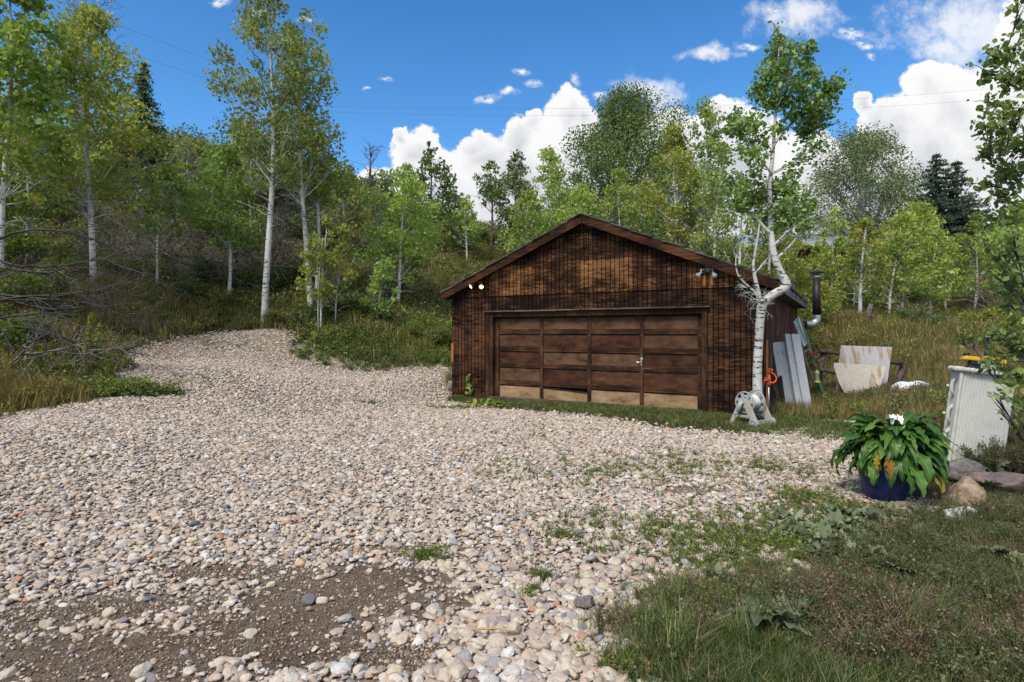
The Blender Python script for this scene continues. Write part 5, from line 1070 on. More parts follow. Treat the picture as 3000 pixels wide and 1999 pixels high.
# long wooden frame with green netting
YL = 13.6; g = G(); r = np.random.default_rng(4)
def L_(px, py, dy=0): return P(px, py, YL + dy)
o = empty('ladder', L_(1890, 925)); tag(o, 'long narrow grey wooden ladder leaning at the wall corner with green cord', 'ladder'); B = o.location
mfr = board_mat('grey_frame_wood', (.36, .32, .28), (.20, .17, .145), (.07, .055, .045), 'z')
for a, c in (((1884, 925), (1822, 742)), ((1897, 922), (1838, 728))): G().tube([L_(*a) - B, L_(*c) - B], .028, 4).build('side_rail', mfr, o)
for v in (.05, .35, .62, .97):
    a = L_(1884, 925).lerp(L_(1822, 742), v) - B; c = L_(1897, 922).lerp(L_(1838, 728), v) - B; G().tube([a, c], .02, 4).build('cross_bar', mfr, o)
fq = [L_(1847, 797, -.05) - B, L_(1856, 790, -.05) - B, L_(1836, 728, -.05) - B, L_(1823, 740, -.05) - B]
G().hexa(fq, [p + Vector((0, .03, 0)) for p in fq]).build('screen_panel', mwhite, o)
mteal = plain('green_cord', (.03, .30, .22), .6)
G().tube(bez(L_(1832, 727, -.1) - B, L_(1838, 762, -.12) - B, L_(1858, 790, -.1) - B, 8), .012, 5).tube(bez(L_(1858, 790, -.1) - B, L_(1848, 760, -.1) - B, L_(1846, 748, -.1) - B, 6), .010, 5).tube(bez(L_(1877, 868, -.1) - B, L_(1884, 890, -.1) - B, L_(1893, 908, -.1) - B, 6), [.03, .035, .03, .03, .02, .01], 6).build('cord', mteal, o)
g = G().box((-.06, -.02, -.01), (.07, .02, .012), Matrix.Rotation(R_(-12), 4, 'Y')); oo = g.build('tool_head', plain('maroon_paint', (.20, .03, .03), .5), loc=L_(1868, 812, -.1)); oo.scale = (1.7, 1.5, 2.0); tag(oo, 'small maroon metal blade hooked on the leaning grey ladder', 'tool')
# feeder
o = empty('bird_feeder', L_(1877, 880, -.25)); tag(o, 'clear tube feeder with lime green caps hanging on the grey ladder', 'bird feeder'); ml = plain('lime_plastic', (.45, .62, .05), .4, bmp=0); mc = plain('clear_cloudy_plastic', (.42, .46, .46), .15, .6, bmp=0)
G().lathe([(0, 0), (.075, 0), (.07, .02), (.04, .06), (.038, .075), (0, .075)], 16).build('tray', ml, o, smooth=True); G().lathe([(.04, .075), (.042, .22)], 16).build('tube', mc, o, smooth=True); G().lathe([(.05, .215), (.045, .26), (.015, .30), (0, .30)], 16).build('lid', ml, o, smooth=True)
# ------------------------------------------------------------------ yard hydrant
Yh = 10.78; bh = Vector((P(1764, 950, Yh).x, Yh, 0)); bh.z = h1(bh.x, Yh); o = empty('yard_hydrant', bh); tag(o, 'grey pipe yard hydrant with orange lever head next to the crooked aspen', 'hydrant')
mor = plain('orange_enamel', (.62, .095, .025), .4, .5, var=.15, bmp=0)
G().tube([(0, 0, -.05), (.012, 0, .35), (.02, 0, .66)], .022, 12).build('standpipe', mgalv, o, smooth=True)
G().tube([(.02, 0, .64), (.022, 0, .70), (.022, 0, .86)], [.036, .04, .026], 12).tube([(.02, -.01, .76), (-.05, -.04, .765), (-.10, -.06, .73)], [.03, .026, .028], 10).tube([(-.09, -.05, .80), (.0, -.01, .80)], .014, 8).build('head', mor, o, smooth=True)
G().tube([(.02, -.02, .72), (.07, -.03, .70), (.135, -.04, .73), (.15, -.04, .80), (.11, -.03, .87), (.06, -.02, .90), (.085, -.02, .955), (.0, 0, .965), (-.03, 0, .93)], [.017] * 9, 8).tube([(.022, 0, .84), (.03, 0, .96)], .014, 8).build('lever', mor, o, smooth=True)
o = G().tube([bh + Vector((-.09, -.06, .72)), bh + Vector((-.14, -.08, .60)), bh + Vector((-.10, -.10, .3)), bh + Vector((-.13, -.22, .1)), bh + Vector((-.3, -.4, .06))], .013, 8).build('garden_hose', plain('grey_green_rubber', (.13, .16, .13), .5), smooth=True); tag(o, 'thin grey green hose running from the hydrant down to the reel', 'hose')
# ------------------------------------------------------------------ hose reel
Xr, Yr_ = P(1706, 960, 10.02).x, 10.02; o = empty('hose_reel', (Xr, Yr_, h1(Xr, Yr_)), R_(33)); tag(o, 'beige and grey plastic hose reel cart in the grass at the garage corner', 'hose reel')
mbe = plain('beige_plastic', (.40, .365, .31), .5, var=.12, bmp=.05); mgp = plain('grey_green_plastic', (.34, .38, .365), .45, var=.12, bmp=.05); mhose = plain('pale_hose', (.62, .63, .60), .4, var=.15)
def aframe(x):
    pts = [(.30, -.02), (.22, -.02), (.155, .13), (.10, .165), (-.10, .165), (-.155, .13), (-.20, -.0), (-.27, .02), (-.27, .08), (-.085, .475), (.02, .49), (.06, .47)]
    M = Matrix.Translation((x, 0, 0)) @ Matrix.Rotation(R_(90), 4, 'Z')
    V = [(0, a, b_) for a, b_ in pts]; g = G(); n = len(pts)
    # frame with an opening under the hub: two legs, a bridge and the apex plate
    def slab(poly): g.add([(x, a, b_) for a, b_ in poly] + [(x + .045, a, b_) for a, b_ in poly], [tuple(range(len(poly)))[::-1], tuple(range(len(poly), 2 * len(poly)))] + [(i, (i + 1) % len(poly), (i + 1) % len(poly) + len(poly), i + len(poly)) for i in range(len(poly))])
    slab([(.30, -.02), (.06, .48), (-.02, .49), (-.02, .40), (.02, .39), (.22, -.02)][::-1]); slab([(-.27, .02), (-.20, -.01), (-.02, .39), (-.021, .49), (-.09, .475), (-.30, .07)])
    slab([(.153, .13), (.155, .20), (-.150, .20), (-.155, .13), (-.10, .165), (.10, .165)][::-1]); slab([(.06, .33), (-.05, .33), (-.03, .28), (.04, .28)][::-1]) if False else None
    slab([(.045, .33), (.001, .40), (-.001, .40), (-.045, .33)][::-1]); return g
for x in (0.0, .44): bevel(aframe(x).build('side_frame', mbe, o), .006)
HC = .42
def ring(x, R, rr_): an = np.linspace(0, 2 * pi, 33); return [(x, R * cos(a), HC + R * sin(a)) for a in an]
for x in (.07, .38):
    g = G().tube(ring(x, .185, 0), .013, 8, caps=False); g.tube(ring(x, .06, 0), .012, 6, caps=False)
    for k in range(7):
        a = k * 2 * pi / 7 + .3; w = .20; g.add([(x - .004, .055 * cos(a - w * 1.6), HC + .055 * sin(a - w * 1.6)), (x - .004, .055 * cos(a + w * 1.6), HC + .055 * sin(a + w * 1.6)), (x - .004, .183 * cos(a + w), HC + .183 * sin(a + w)), (x - .004, .183 * cos(a - w), HC + .183 * sin(a - w)),
            (x + .004, .055 * cos(a - w * 1.6), HC + .055 * sin(a - w * 1.6)), (x + .004, .055 * cos(a + w * 1.6), HC + .055 * sin(a + w * 1.6)), (x + .004, .183 * cos(a + w), HC + .183 * sin(a + w)), (x + .004, .183 * cos(a - w), HC + .183 * sin(a - w))], [(3, 2, 1, 0), (4, 5, 6, 7), (0, 1, 5, 4), (1, 2, 6, 5), (2, 3, 7, 6), (3, 0, 4, 7)])
    g.build('reel_disc', mgp, o)
G().lathe([(.09, .08), (.10, .10), (.10, .36), (.09, .37)], 24, Matrix.Translation((0, 0, HC)) @ Matrix.Rotation(R_(90), 4, 'Y')).build('drum', mgp, o, smooth=True)
an = np.linspace(0, 2 * pi * 7, 170); G().tube([(.10 + .25 * (a / an[-1]), .115 * cos(a), HC + .115 * sin(a)) for a in an], .016, 7).build('coiled_hose', mhose, o, smooth=True)
for x in (-.035, .50):
    g = G().lathe([(0, -.02), (.025, -.02), (.03, -.012), (.055, -.012), (.06, -.022), (.076, -.02), (.078, .02), (.05, .02), (0, .02)], 22, Matrix.Translation((x, -.235, .075)) @ Matrix.Rotation(R_(90), 4, 'Y'))
    for k in range(5): a = k * 2 * pi / 5; g.lathe([(0, 0), (.009, 0), (.009, .002)], 8, Matrix.Translation((x - .0135, -.235 + .043 * cos(a), .075 + .043 * sin(a))) @ Matrix.Rotation(R_(90), 4, 'Y'), 1)
    g.build('wheel', [mgp, mblack], o, smooth=False)
G().tube([(-.03, -.235, .075), (.5, -.235, .075)], .014, 8).box((.05, -.255, .055), (.44, -.215, .12)).build('axle_bar', mgp, o)
G().tube([(-.005, 0, HC), (-.05, 0, HC)], .04, 14).tube([(-.05, 0, HC + .02), (-.06, .02, HC - .08), (-.06, .055, HC - .18)], [.034, .03, .022], 10).tube([(-.06, .055, HC - .18), (-.13, .06, HC - .185)], .017, 10).build('crank', mgp, o, smooth=True)
# ------------------------------------------------------------------ fence, rusty sheets, white tub
mpost = board_mat('old_fence_wood', (.17, .14, .12), (.07, .055, .047), (.02, .016, .014), 'z'); YF = 14.6
o = empty('rail_fence', P(1980, 905, YF)); tag(o, 'broken old pole fence holding up the rusty sheets', 'fence'); B = o.location
def FP(px, py, dy=0): return P(px, py, YF + dy) - B
for a, c in (((1877, 885), (1893, 812)), ((2054, 905), (2076, 838))): G().tube([FP(*a), FP(*c)], [.085, .07], 9).build('post', mpost, o, smooth=True)
for a, c in (((1884, 806), (2000, 822)), ((1990, 824), (2074, 836)), ((1886, 850), (1990, 866)), ((1990, 868), (2062, 880))): G().tube([FP(*a, -.09), FP((a[0] + c[0]) / 2, (a[1] + c[1]) / 2 + 1, -.09), FP(*c, -.09)], [.05, .055, .045], 8).build('rail', mpost, o, smooth=True)
msh1 = rusty('rust_streaked_sheet', (.46, .45, .44), (.34, .215, .125), .48, (6, 6, .45)); msh2 = rusty('rust_edged_sheet', (.60, .54, .45), (.40, .27, .15), .545, (4, 4, 1.0))
def sheet(pts, Yb, dyt, mat, label, th=.018):
    pr = [P(a, b_, Yb + dyt * (920 - b_) / 120) for a, b_ in pts]; c = (pr[0] + pr[1]) / 2; g = G(); n = len(pr)
    V = [tuple(p - c) for p in pr] + [tuple(p - c + Vector((0, th, 0))) for p in pr]
    g.add(V, [tuple(range(n)), tuple(range(2 * n - 1, n - 1, -1))] + [(i, i + n, (i + 1) % n + n, (i + 1) % n) for i in range(n)]); ob = g.build('metal_sheet', mat, loc=c); tag(ob, label, 'metal sheet', 'rusty sheets against the fence'); return ob
sheet([(1920, 910), (2030, 912), (2038, 885), (2050, 798), (1933, 794), (1926, 850)], 14.2, .22, msh1, 'larger grey sheet with orange rust streaks, standing behind the other sheet')
sheet([(1945, 912), (2010, 914), (2024, 885), (2036, 842), (1985, 838), (1918, 834), (1916, 842), (1928, 880)], 13.9, .2, msh2, 'smaller cream sheet with tapered bottom in front of the streaked sheet', .03)
g = G(); nx_, ny_ = 40, 16; u = np.linspace(-1, 1, nx_); v = np.linspace(-1, 1, ny_); U, V_ = np.meshgrid(u, v); sup = np.clip(1 - np.abs(U) ** 4, 0, 1) ** .5 * np.clip(1 - np.abs(V_) ** 3, 0, 1) ** .5
Z = .26 * sup * (1 - .35 * (U > 0) * U) + .018 * np.sin(U * 9 + V_ * 3) * sup + .02 * np.sin(V_ * 7 + U * 2) * sup - .02; idx_ = np.arange(nx_ * ny_).reshape(ny_, nx_)
g.add(np.stack([U * .63, V_ * .28 + .05 * U, Z], 2).reshape(-1, 3), np.stack([idx_[:-1, :-1].ravel(), idx_[:-1, 1:].ravel(), idx_[1:, 1:].ravel(), idx_[1:, :-1].ravel()], 1))
pt = P(2110, 918, 13.6); ob = g.build('plastic_tub', plain('white_plastic', (.74, .75, .76), .45, var=.1, bmp=.05), smooth=True, loc=(pt.x, pt.y, h1(pt.x, pt.y) + .05)); md = ob.modifiers.new('thick', 'SOLIDIFY'); md.thickness = .012; tag(ob, 'white plastic tub lying upside down in the weeds', 'tub')
o = G().tube([(0, 0, -.3), (.10, 0, .35), (.21, 0, .85)], [.11, .10, .08], 9).build('fence_post', BARKD, smooth=True, loc=(P(1988, 0, 21).x, 21, h1(P(1988, 0, 21).x, 21))); tag(o, 'dark leaning weathered post in the grass on the slope', 'post')
# ------------------------------------------------------------------ wicker cabinet
cx_, cy_ = P(2228, 1074, 7.05).x, 7.05; o = empty('wicker_cabinet', (cx_, cy_, h1(cx_, cy_) - .03)); o.rotation_euler = (R_(-2), R_(7.0), R_(-25)); tag(o, 'tall white wicker cabinet leaning slightly on rocks', 'cabinet')
mwick, t, b = material('white_wicker'); oc = coords(t); n = t.noise(oc, 6, 5, .6); n2 = t.noise(oc, 60, 3, .6); t.put(b, 'Base Color', t.mix(t.math('MULTIPLY', t.step(n, .45, .75), .45), t.ramp(n2, [(.3, (.58, .56, .49)), (.7, (.74, .72, .65))]), (.46, .43, .36))); b.inputs['Roughness'].default_value = .7
CW, CD, CH = .50, .36, 1.17
def weave(p0, ux, W_, H_):
    nx_, nz_ = int(W_ / .0046), int(H_ / .0062); nx_ += nx_ % 2; U, V_ = np.meshgrid(np.linspace(0, W_, nx_), np.linspace(0, H_, nz_)); ux = np.array(ux); nn = np.array([ux[1], -ux[0], 0])
    col = np.floor(U / .0248); row = np.floor(V_ / .0124); alt = np.where((col + row) % 2 > 0, 1.0, -.35)
    dsp = .0042 * np.abs(np.sin(U / .0300 * pi)) + .0022 * alt * np.abs(np.sin(V_ / .0124 * pi))
    pts = np.array(p0)[None, None] + U[..., None] * ux + V_[..., None] * np.array([0, 0, 1]) + dsp[..., None] * nn; ii = np.arange(U.size).reshape(U.shape)
    return pts.reshape(-1, 3), np.stack([ii[:-1, :-1].ravel(), ii[:-1, 1:].ravel(), ii[1:, 1:].ravel(), ii[1:, :-1].ravel()], 1)
g = G()
for p0, ux, W_ in (((-CW / 2, -CD / 2, .03), (1, 0, 0), CW), ((CW / 2, -CD / 2, .03), (0, 1, 0), CD), ((-CW / 2, CD / 2, .03), (0, -1, 0), CD)): g.add(*weave(p0, ux, W_, CH - .06))
g.box((-CW / 2 + .006, -CD / 2 + .006, .02), (CW / 2 - .006, CD / 2, CH - .02)); g.build('woven_body', mwick, o)
for sx in (-1, 1):
    for sy in (-1, 1):
        zz_ = np.linspace(-.02, CH - .02, 60); g = G().tube(np.c_[np.full(60, sx * CW / 2), np.full(60, sy * CD / 2), zz_], .019 + .003 * (np.arange(60) % 2), 8); g.build('corner_post', mwick, o, smooth=True)
an = np.linspace(0, 1, 240); per = []
a_, b_ = CW / 2 + .045, CD / 2 + .045
for s in an:
    th = s * 2 * pi; per.append((a_ * math.copysign(abs(cos(th)) ** .35, cos(th)), b_ * math.copysign(abs(sin(th)) ** .35, sin(th)), CH + .005))
G().tube(per, .030 + .005 * np.sin(np.arange(240) * 1.1), 10, caps=False).build('braided_rim', mwick, o, smooth=True)
G().box((-CW / 2 - .04, -CD / 2 - .04, CH - .012), (CW / 2 + .04, CD / 2 + .04, CH + .015)).build('top', mwick, o)
for z in (.30, .60, .95):
    G().tube([(-CW / 2 - .0, 0, z + .12), (-CW / 2 - .035, 0, z + .06), (-CW / 2 - .04, 0, z - .04), (-CW / 2 - .0, 0, z - .12)], .02, 8).build('drawer_front', mwick, o, smooth=True)
    G().lathe([(.008, 0), (.009, .02), (.022, .035), (.015, .05), (0, .052)], 12, Matrix.Translation((-CW / 2 - .045, 0, z)) @ Matrix.Rotation(R_(-90), 4, 'Y')).build('knob', mwick, o, smooth=True)
CM = o.matrix_basis.copy(); CM = Matrix.Translation(o.location) @ o.rotation_euler.to_matrix().to_4x4()
# yellow and black power tool on the cabinet
tp = empty('power_tool', CM @ Vector((-.01, -.02, CH + .018))); tp.rotation_euler = o.rotation_euler; tag(tp, 'yellow and black plastic power tool lying on top of the wicker cabinet', 'power tool')
myel = plain('yellow_plastic', (.68, .40, .015), .4, var=.1, bmp=0); mbk = plain('black_plastic', (.012, .012, .014), .4, bmp=0)
ob = G().hexa([(-.17, -.10, 0), (.19, -.10, 0), (.19, .10, 0), (-.17, .10, 0)], [(-.145, -.09, .055), (.205, -.09, .055), (.205, .09, .055), (-.145, .09, .055)]).hexa([(-.15, -.085, .057), (.20, -.085, .057), (.20, .085, .057), (-.15, .085, .057)], [(-.14, -.075, .12), (.215, -.075, .105), (.215, .075, .105), (-.14, .075, .12)]).build('casing', mbk, tp); bevel(ob, .012)
ob = G().hexa([(-.24, -.08, .115), (.20, -.08, .112), (.20, .08, .112), (-.24, .08, .115)], [(-.20, -.07, .165), (.20, -.07, .165), (.20, .07, .165), (-.20, .07, .165)]).hexa([(-.02, -.06, .166), (.08, -.06, .166), (.08, .06, .166), (-.02, .06, .166)], [(.0, -.05, .187), (.07, -.05, .187), (.07, .05, .187), (.0, .05, .187)]).build('yellow_shell', myel, tp); bevel(ob, .012)
G().tube([(-.21, 0, .17), (-.15, 0, .185)], .022, 10).build('trigger_knob', mbk, tp, smooth=True); G().box((-.05, -.101, .03), (.10, -.088, .085)).build('grey_plate', mgp, tp)
G().tube([(.02, .05, .10), (.03, .07, .28), (-.01, .08, .40), (-.07, .08, .42)], [.02, .018, .016, .02], 10).build('tool_handle', plain('dark_grey_grip', (.05, .05, .06), .5), tp, smooth=True)
# ------------------------------------------------------------------ boulders and stones at the corner bed
def at_px(px, Y): return (px - CX) / F * Y, Y
boulder(*at_px(2222, 5.35), (.47, .38, .38), mb2, 21, 'big tan boulder with a notched face beside the blue pot', .4, -.03, 5, .2, 22)
boulder(*at_px(2212, 4.95), (.36, .24, .20), mb3, 23, 'white angular rock in front of the tan boulder', .2, -.02, 4, .10, 14, cat='stone', tilt=.3)
boulder(*at_px(2170, 4.92), (.16, .14, .10), mb3, 24, 'smaller pale stone at the end of the white angular rock', 1.2, 0, 3, .1, 10, cat='stone')
boulder(*at_px(2216, 6.25), (.46, .35, .30), mb1, 25, 'grey boulder under the foot of the wicker cabinet', .3)
boulder(*at_px(2262, 5.95), (.42, .28, .22), mb4, 26, 'reddish brown rock between the tan boulder and the cabinet', .9)
boulder(*at_px(2325, 5.8), (.55, .4, .24), mb4, 27, 'flat brown rock at the picture edge behind the tan boulder', .1)
boulder(*at_px(2290, 6.6), (.36, .28, .22), mb1, 28, 'small grey rock close to the right side of the cabinet', 2.1)
boulder(*at_px(2065, 5.0), (.055, .05, .045), mb4, 29, 'round reddish cobble near the blue pot', cat='stone'); boulder(*at_px(2142, 4.95), (.12, .10, .085), plain('pink_stone', (.50, .30, .20), .8), 30, 'smooth pink cobble left of the white angular rock', cat='stone')
x_, y_ = P(710, 1387, 3.46).x, 3.46; boulder(x_, y_, (.092, .085, .075), plain('slate_grey_stone', (.155, .145, .155), .8), 33, 'round dark grey stone lying on the bare dirt', cat='stone', rough=.05, cuts=3); boulder(x_ + .075, y_ + .01, (.075, .06, .045), plain('cream_stone', (.55, .46, .38), .8), 34, 'cream stone touching the round dark grey stone', cat='stone', cuts=6)
x_, y_ = P(772, 1455, 3.1).x, 3.1; boulder(x_, y_, (.085, .06, .05), plain('rosy_stone', (.42, .31, .27), .8), 35, 'rosy oval stone alone on the dirt nearer than the dark grey one', cat='stone'); x_ = P(780, 1552, 2.75).x; boulder(x_, 2.75, (.125, .095, .06), mb3, 36, 'large pale flat stone at the bottom edge of the dirt patch', cat='stone')
x_, y_ = P(1345, 1400, 3.35).x, 3.35; boulder(x_, y_, (.13, .10, .09), mb1, 37, 'large round grey cobble sitting up in the near gravel', cat='stone', zoff=.03)
# ------------------------------------------------------------------ blue pot and its plant
px_, Yp = 2033, 5.62; bp = Vector(((px_ - CX) / F * Yp, Yp, 0)); bp.z = h1(bp.x, Yp) + .01; o = empty('plant_pot', bp); tag(o, 'round glossy dark blue pot on the gravel', 'plant pot')
mpot, t, b = material('blue_glaze'); n = t.noise(t.map(coords(t), (2, 2, 14)), 2, 4, .6); t.put(b, 'Base Color', t.ramp(n, [(.3, (.004, .012, .060)), (.7, (.008, .028, .13))])); b.inputs['Roughness'].default_value = .28; b.inputs['Specular IOR Level'].default_value = .5
G().lathe([(0, 0), (.165, 0), (.172, .015), (.205, .12), (.232, .25), (.238, .34), (.250, .345), (.252, .37), (.235, .375), (.222, .35), (.215, .30), (0, .30)], 48).build('pot_body', mpot, o, smooth=True)
G().lathe([(0, .335), (.219, .33)], 32).build('potting_soil', plain('potting_soil', (.035, .025, .018), .95, sc=40, bmp=.6), o)
mleafb, t, b = material('broad_leaf'); oc = coords(t); at = t.new('ShaderNodeAttribute', attribute_name='rnd'); c = t.ramp(t.math('ADD', at.outputs['Fac'], t.math('MULTIPLY', t.math('SUBTRACT', t.noise(oc, 9, 4, .6), .5), .5)), [(0, (.022, .060, .012)), (.4, (.045, .115, .020)), (.75, (.085, .180, .030)), (1, (.15, .24, .05))])
t.put(b, 'Base Color', c); b.inputs['Roughness'].default_value = .45; b.inputs['Specular IOR Level'].default_value = .4; tr = t.new('ShaderNodeBsdfTranslucent'); t.put(tr, 'Color', t.mix(1.0, c, (1.6, 1.6, .6), 'MULTIPLY')); mx = t.new('ShaderNodeMixShader'); mx.inputs[0].default_value = .22
mo = mleafb.node_tree.nodes['Material Output']; t.l.new(b.outputs[0], mx.inputs[1]); t.l.new(tr.outputs[0], mx.inputs[2]); t.l.new(mx.outputs[0], mo.inputs[0])
mrib = plain('leaf_midrib', (.20, .34, .075), .4, var=.1, bmp=0); myl = leaf_mat('wilted_leaf', [(0, (.36, .15, .02)), (.5, (.44, .26, .03)), (1, (.42, .36, .06))], .3, .6, gain=.9)
def blade(g, base, az, L, W_, up, droop, av, roll=0.0, mrb=1):
    n = 18; s = np.linspace(0, 1, n); d = np.array([cos(az), sin(az)]); side = np.array([-sin(az), cos(az), 0.0]); ang = up - droop * s ** 1.1; ds = L / (n - 1)
    hx = np.concatenate([[0], np.cumsum(np.cos(ang[:-1]) * ds)]); hz = np.concatenate([[0], np.cumsum(np.sin(ang[:-1]) * ds)])
    c = np.array(base)[None] + np.c_[d[0] * hx, d[1] * hx, hz]; nrm = np.c_[-d[0] * np.sin(ang), -d[1] * np.sin(ang), np.cos(ang)]
    w = W_ * np.sin(pi * np.clip(s, 0, 1) ** .72) ** .85; w[0] = .004; w[-1] = .001
    sd = side[None] * cos(roll) + nrm * sin(roll); nn = nrm * cos(roll) - side[None] * sin(roll); cols = [-1, -.55, -.028, .028, .55, 1]; V = []
    for u_ in cols:
        rip = .014 * np.sin(s * (20 + 9 * cos(az * 3)) + u_ * 2 + az * 5) * (abs(u_) > .9) + .007 * np.sin(s * 70 - abs(u_) * 5) * (abs(u_) > .3)
        V.append(c + sd * (w * u_ / 2)[:, None] + nn * (abs(u_) * w * .20 - (u_ * u_) * w * .10 + rip * (w / (W_ + 1e-6)))[:, None])
    V = np.stack(V, 1).reshape(-1, 3); k = len(cols); ii = (np.arange(n - 1)[:, None] * k + np.arange(k - 1)[None]); f = np.stack([ii, ii + 1, ii + k + 1, ii + k], 2)
    mid = f[:, 2].reshape(-1, 4); oth = np.delete(f, 2, 1).reshape(-1, 4); g.add(V, oth, av, 0); b0 = g.nv - len(V); g.f.append(mid + b0); g.a.append(np.full(len(mid), av)); g.m.append(np.full(len(mid), mrb)); return c
pl = empty('potted_plant', bp + Vector((0, 0, .34))); tag(pl, 'big leafy green plant with drooping broad leaves overflowing the blue pot', 'plant'); r = np.random.default_rng(12); g = G(); gs = G()
for i in range(215):
    az = i * 2.399 + r.normal(0, .3); lay = (i + .5) / 215; rad = .04 + .24 * sqrt(r.uniform(.05, 1)) * (.5 + .7 * (1 - lay)); hgt = .05 + .33 * lay ** .8 + r.normal(0, .02); off_ = np.array([.13, 0, 0]) * (.3 + .7 * lay)
    b_ = np.array([cos(az) * rad, sin(az) * rad, hgt]) + off_; L = r.uniform(.22, .40); up = -.25 + .85 * lay + r.normal(0, .22); dr = r.uniform(1.1, 2.0) + (.35 if lay < .4 else 0)
    blade(g, b_, az, L, r.uniform(.065, .120), up, dr, np.clip(r.beta(2, 2), 0, 1), r.normal(0, .25)); gs.tube(bez((cos(az) * .03, sin(az) * .03, 0), (b_[0] * .4, b_[1] * .4, b_[2] * .9), b_, 6), [.006] * 6, 5, caps=False)
blade(g, (-.16, -.05, .34), R_(150), .42, .14, 1.25, .6, .6); blade(g, (-.2, -.1, .25), R_(200), .40, .12, .5, 1.2, .5)
g.build('leaves', [mleafb, mrib], pl, smooth=True); gs.build('stems', mrib, pl, smooth=True); g = G()
for az, b_, L, wd in ((R_(250), (-.17, -.30, .14), .24, .085), (R_(230), (-.24, -.27, .15), .18, .06), (R_(270), (.13, -.33, .08), .24, .055), (R_(285), (.25, -.30, .02), .24, .10), (R_(262), (.10, -.32, -.04), .14, .045)): blade(g, b_, az, L, wd, -.7, 1.0, r.uniform(0, 1), r.normal(0, .3), 0)
g.build('wilted_leaves', [myl], pl, smooth=True)
g = G()
for j in range(6): blade(g, (-.03 + .012 * cos(j), -.20 + .012 * sin(j), .50), R_(-100 + 62 * j), .085 + .05 * (j in (0, 5)), .055, .25, 1.9 + .5 * (j % 2), .5, 0, 0)
g.tube(bez((-.02, -.05, .1), (-.02, -.12, .45), (-.03, -.20, .50), 6), .005, 5); g.build('flower', plain('white_petal', (.82, .83, .80), .5, bmp=0, var=.05), pl, smooth=True)

# ------------------------------------------------------------------ mullein: rosettes and flower stalks
mmul = leaf_mat('felted_leaf', [(0, (.075, .100, .055)), (.5, (.125, .160, .090)), (1, (.20, .235, .145))], .2, .8, gain=1.15)
RO = []
for v in range(4):
    g = G(); r = np.random.default_rng(70 + v)
    for i in range(11): blade(g, (0, 0, .01), i * 2.399 + r.normal(0, .2), r.uniform(.12, .22), r.uniform(.05, .075), r.uniform(.2, .9), r.uniform(.3, .9), r.uniform(0, 1), r.normal(0, .1), 0)
    RO.append(g.mesh('rosette_leaves', mmul, True))
RL = [(1755,1450,1.3,'largest grey green felted rosette in the near corner grass'),(1820,1440,.7,'small felted rosette touching the largest one')]
rz_ = np.random.default_rng(5)
spots = [(1755,1450,1.25),(1820,1440,.7),(1960,1310,1.2),(1915,1300,.7),(2080,1265,1.0),(2075,1345,.9),(1830,1215,.7),(1790,1240,.6),(1880,1235,.8),(1930,1225,.8),(1970,1205,.8),(2010,1215,.9),(1850,1255,.7),(1900,1265,.8),(1960,1250,.9),(1990,1275,.8),(1800,1200,.6),(1920,1195,.7),(2040,1190,.7),(2020,1245,.7),(1700,1300,.5),(1650,1345,.5),(1990,1330,.7),(2110,1200,.8),(2300,1300,.9),(2250,1130,.8),(2280,1090,.9),(1885,1290,.6)]
RADJ = 'x y soft flat pale ragged plump limp low velvety drooping curled upright frilled broad narrow dusty silvery dull crumpled fresh leggy squat open tattered neat loose spreading'.split()
for i, (px, py, s) in enumerate(spots):
    p = ground_at(px, py); ob = bpy.data.objects.new('mullein_rosette', RO[i % 4]); COL.objects.link(ob); ob.location = p + Vector((0, 0, .035)); s *= 1.3; ob.scale = (s, s, s); ob.rotation_euler = (0, 0, rz_.uniform(0, 6.28))
    tag(ob, {0: 'largest grey green felted rosette in the long corner grass', 1: 'small felted rosette right beside the largest one'}.get(i, '%s grey green rosette %s' % (RADJ[i], ['close below the blue pot', 'on the gravel edge left of the pot', 'in the corner weeds', '', 'by the tan boulder', 'between gravel and long grass'][0 if px > 1900 and py < 1260 else 1 if py < 1280 and px <= 1900 else 4 if px > 2200 else 5 if px < 1760 else 2])), 'rosette plant', 'felted leaf rosettes')
for i, (px, py, ty, lean, lab) in enumerate([(192, 862, 728, 18, 'taller leaning mullein stalk at the left gravel edge'), (222, 850, 752, 6, 'shorter upright mullein stalk beside the taller one')]):
    p = ground_at(px, py); k = p.y / F; H = (py - ty) * k; o = empty('mullein_plant', p); tag(o, lab, 'plant', 'mullein stalks'); r = np.random.default_rng(i)
    pth = bez((0, 0, 0), (lean * k * .3, 0, H * .5), (lean * k, 0, H), 12); G().tube(pth, np.linspace(.028, .018, 12), 6).build('stalk', LEAF['l'], o)
    g = G(); C = pth[r.integers(4, 12, 500)] + r.normal(0, .024, (500, 3)); C[:, 2] += r.uniform(-.06, .06, 500); leaves_into(g, C, .042, r.uniform(.3, .8, 500), r, 'quad'); g.build('flower_spike', LEAF['y'], o)
    g = G(); [blade(g, (0, 0, .02 + .03 * j), j * 2.4, .30 - .012 * j, .09, .9, .9, r.uniform(), 0, 0) for j in range(12)]; g.build('leaves', mmul, o, smooth=True)
# broad weeds by the door's left foot
o = empty('broad_leaf_weed', ground_at(1112, 940)); tag(o, 'broad leaved green weed at the left foot of the garage door', 'plant'); g = G(); r = np.random.default_rng(1)
for j in range(34): a = r.uniform(0, 6.28); blade(g, (r.normal(.1, .35), r.normal(0, .1), .02 + r.uniform(0, .15)), a, r.uniform(.12, .24), r.uniform(.06, .10), r.uniform(.3, 1.1), .9, r.uniform(), 0, 0)
g.build('leaves', LEAF['g'], o, smooth=True)
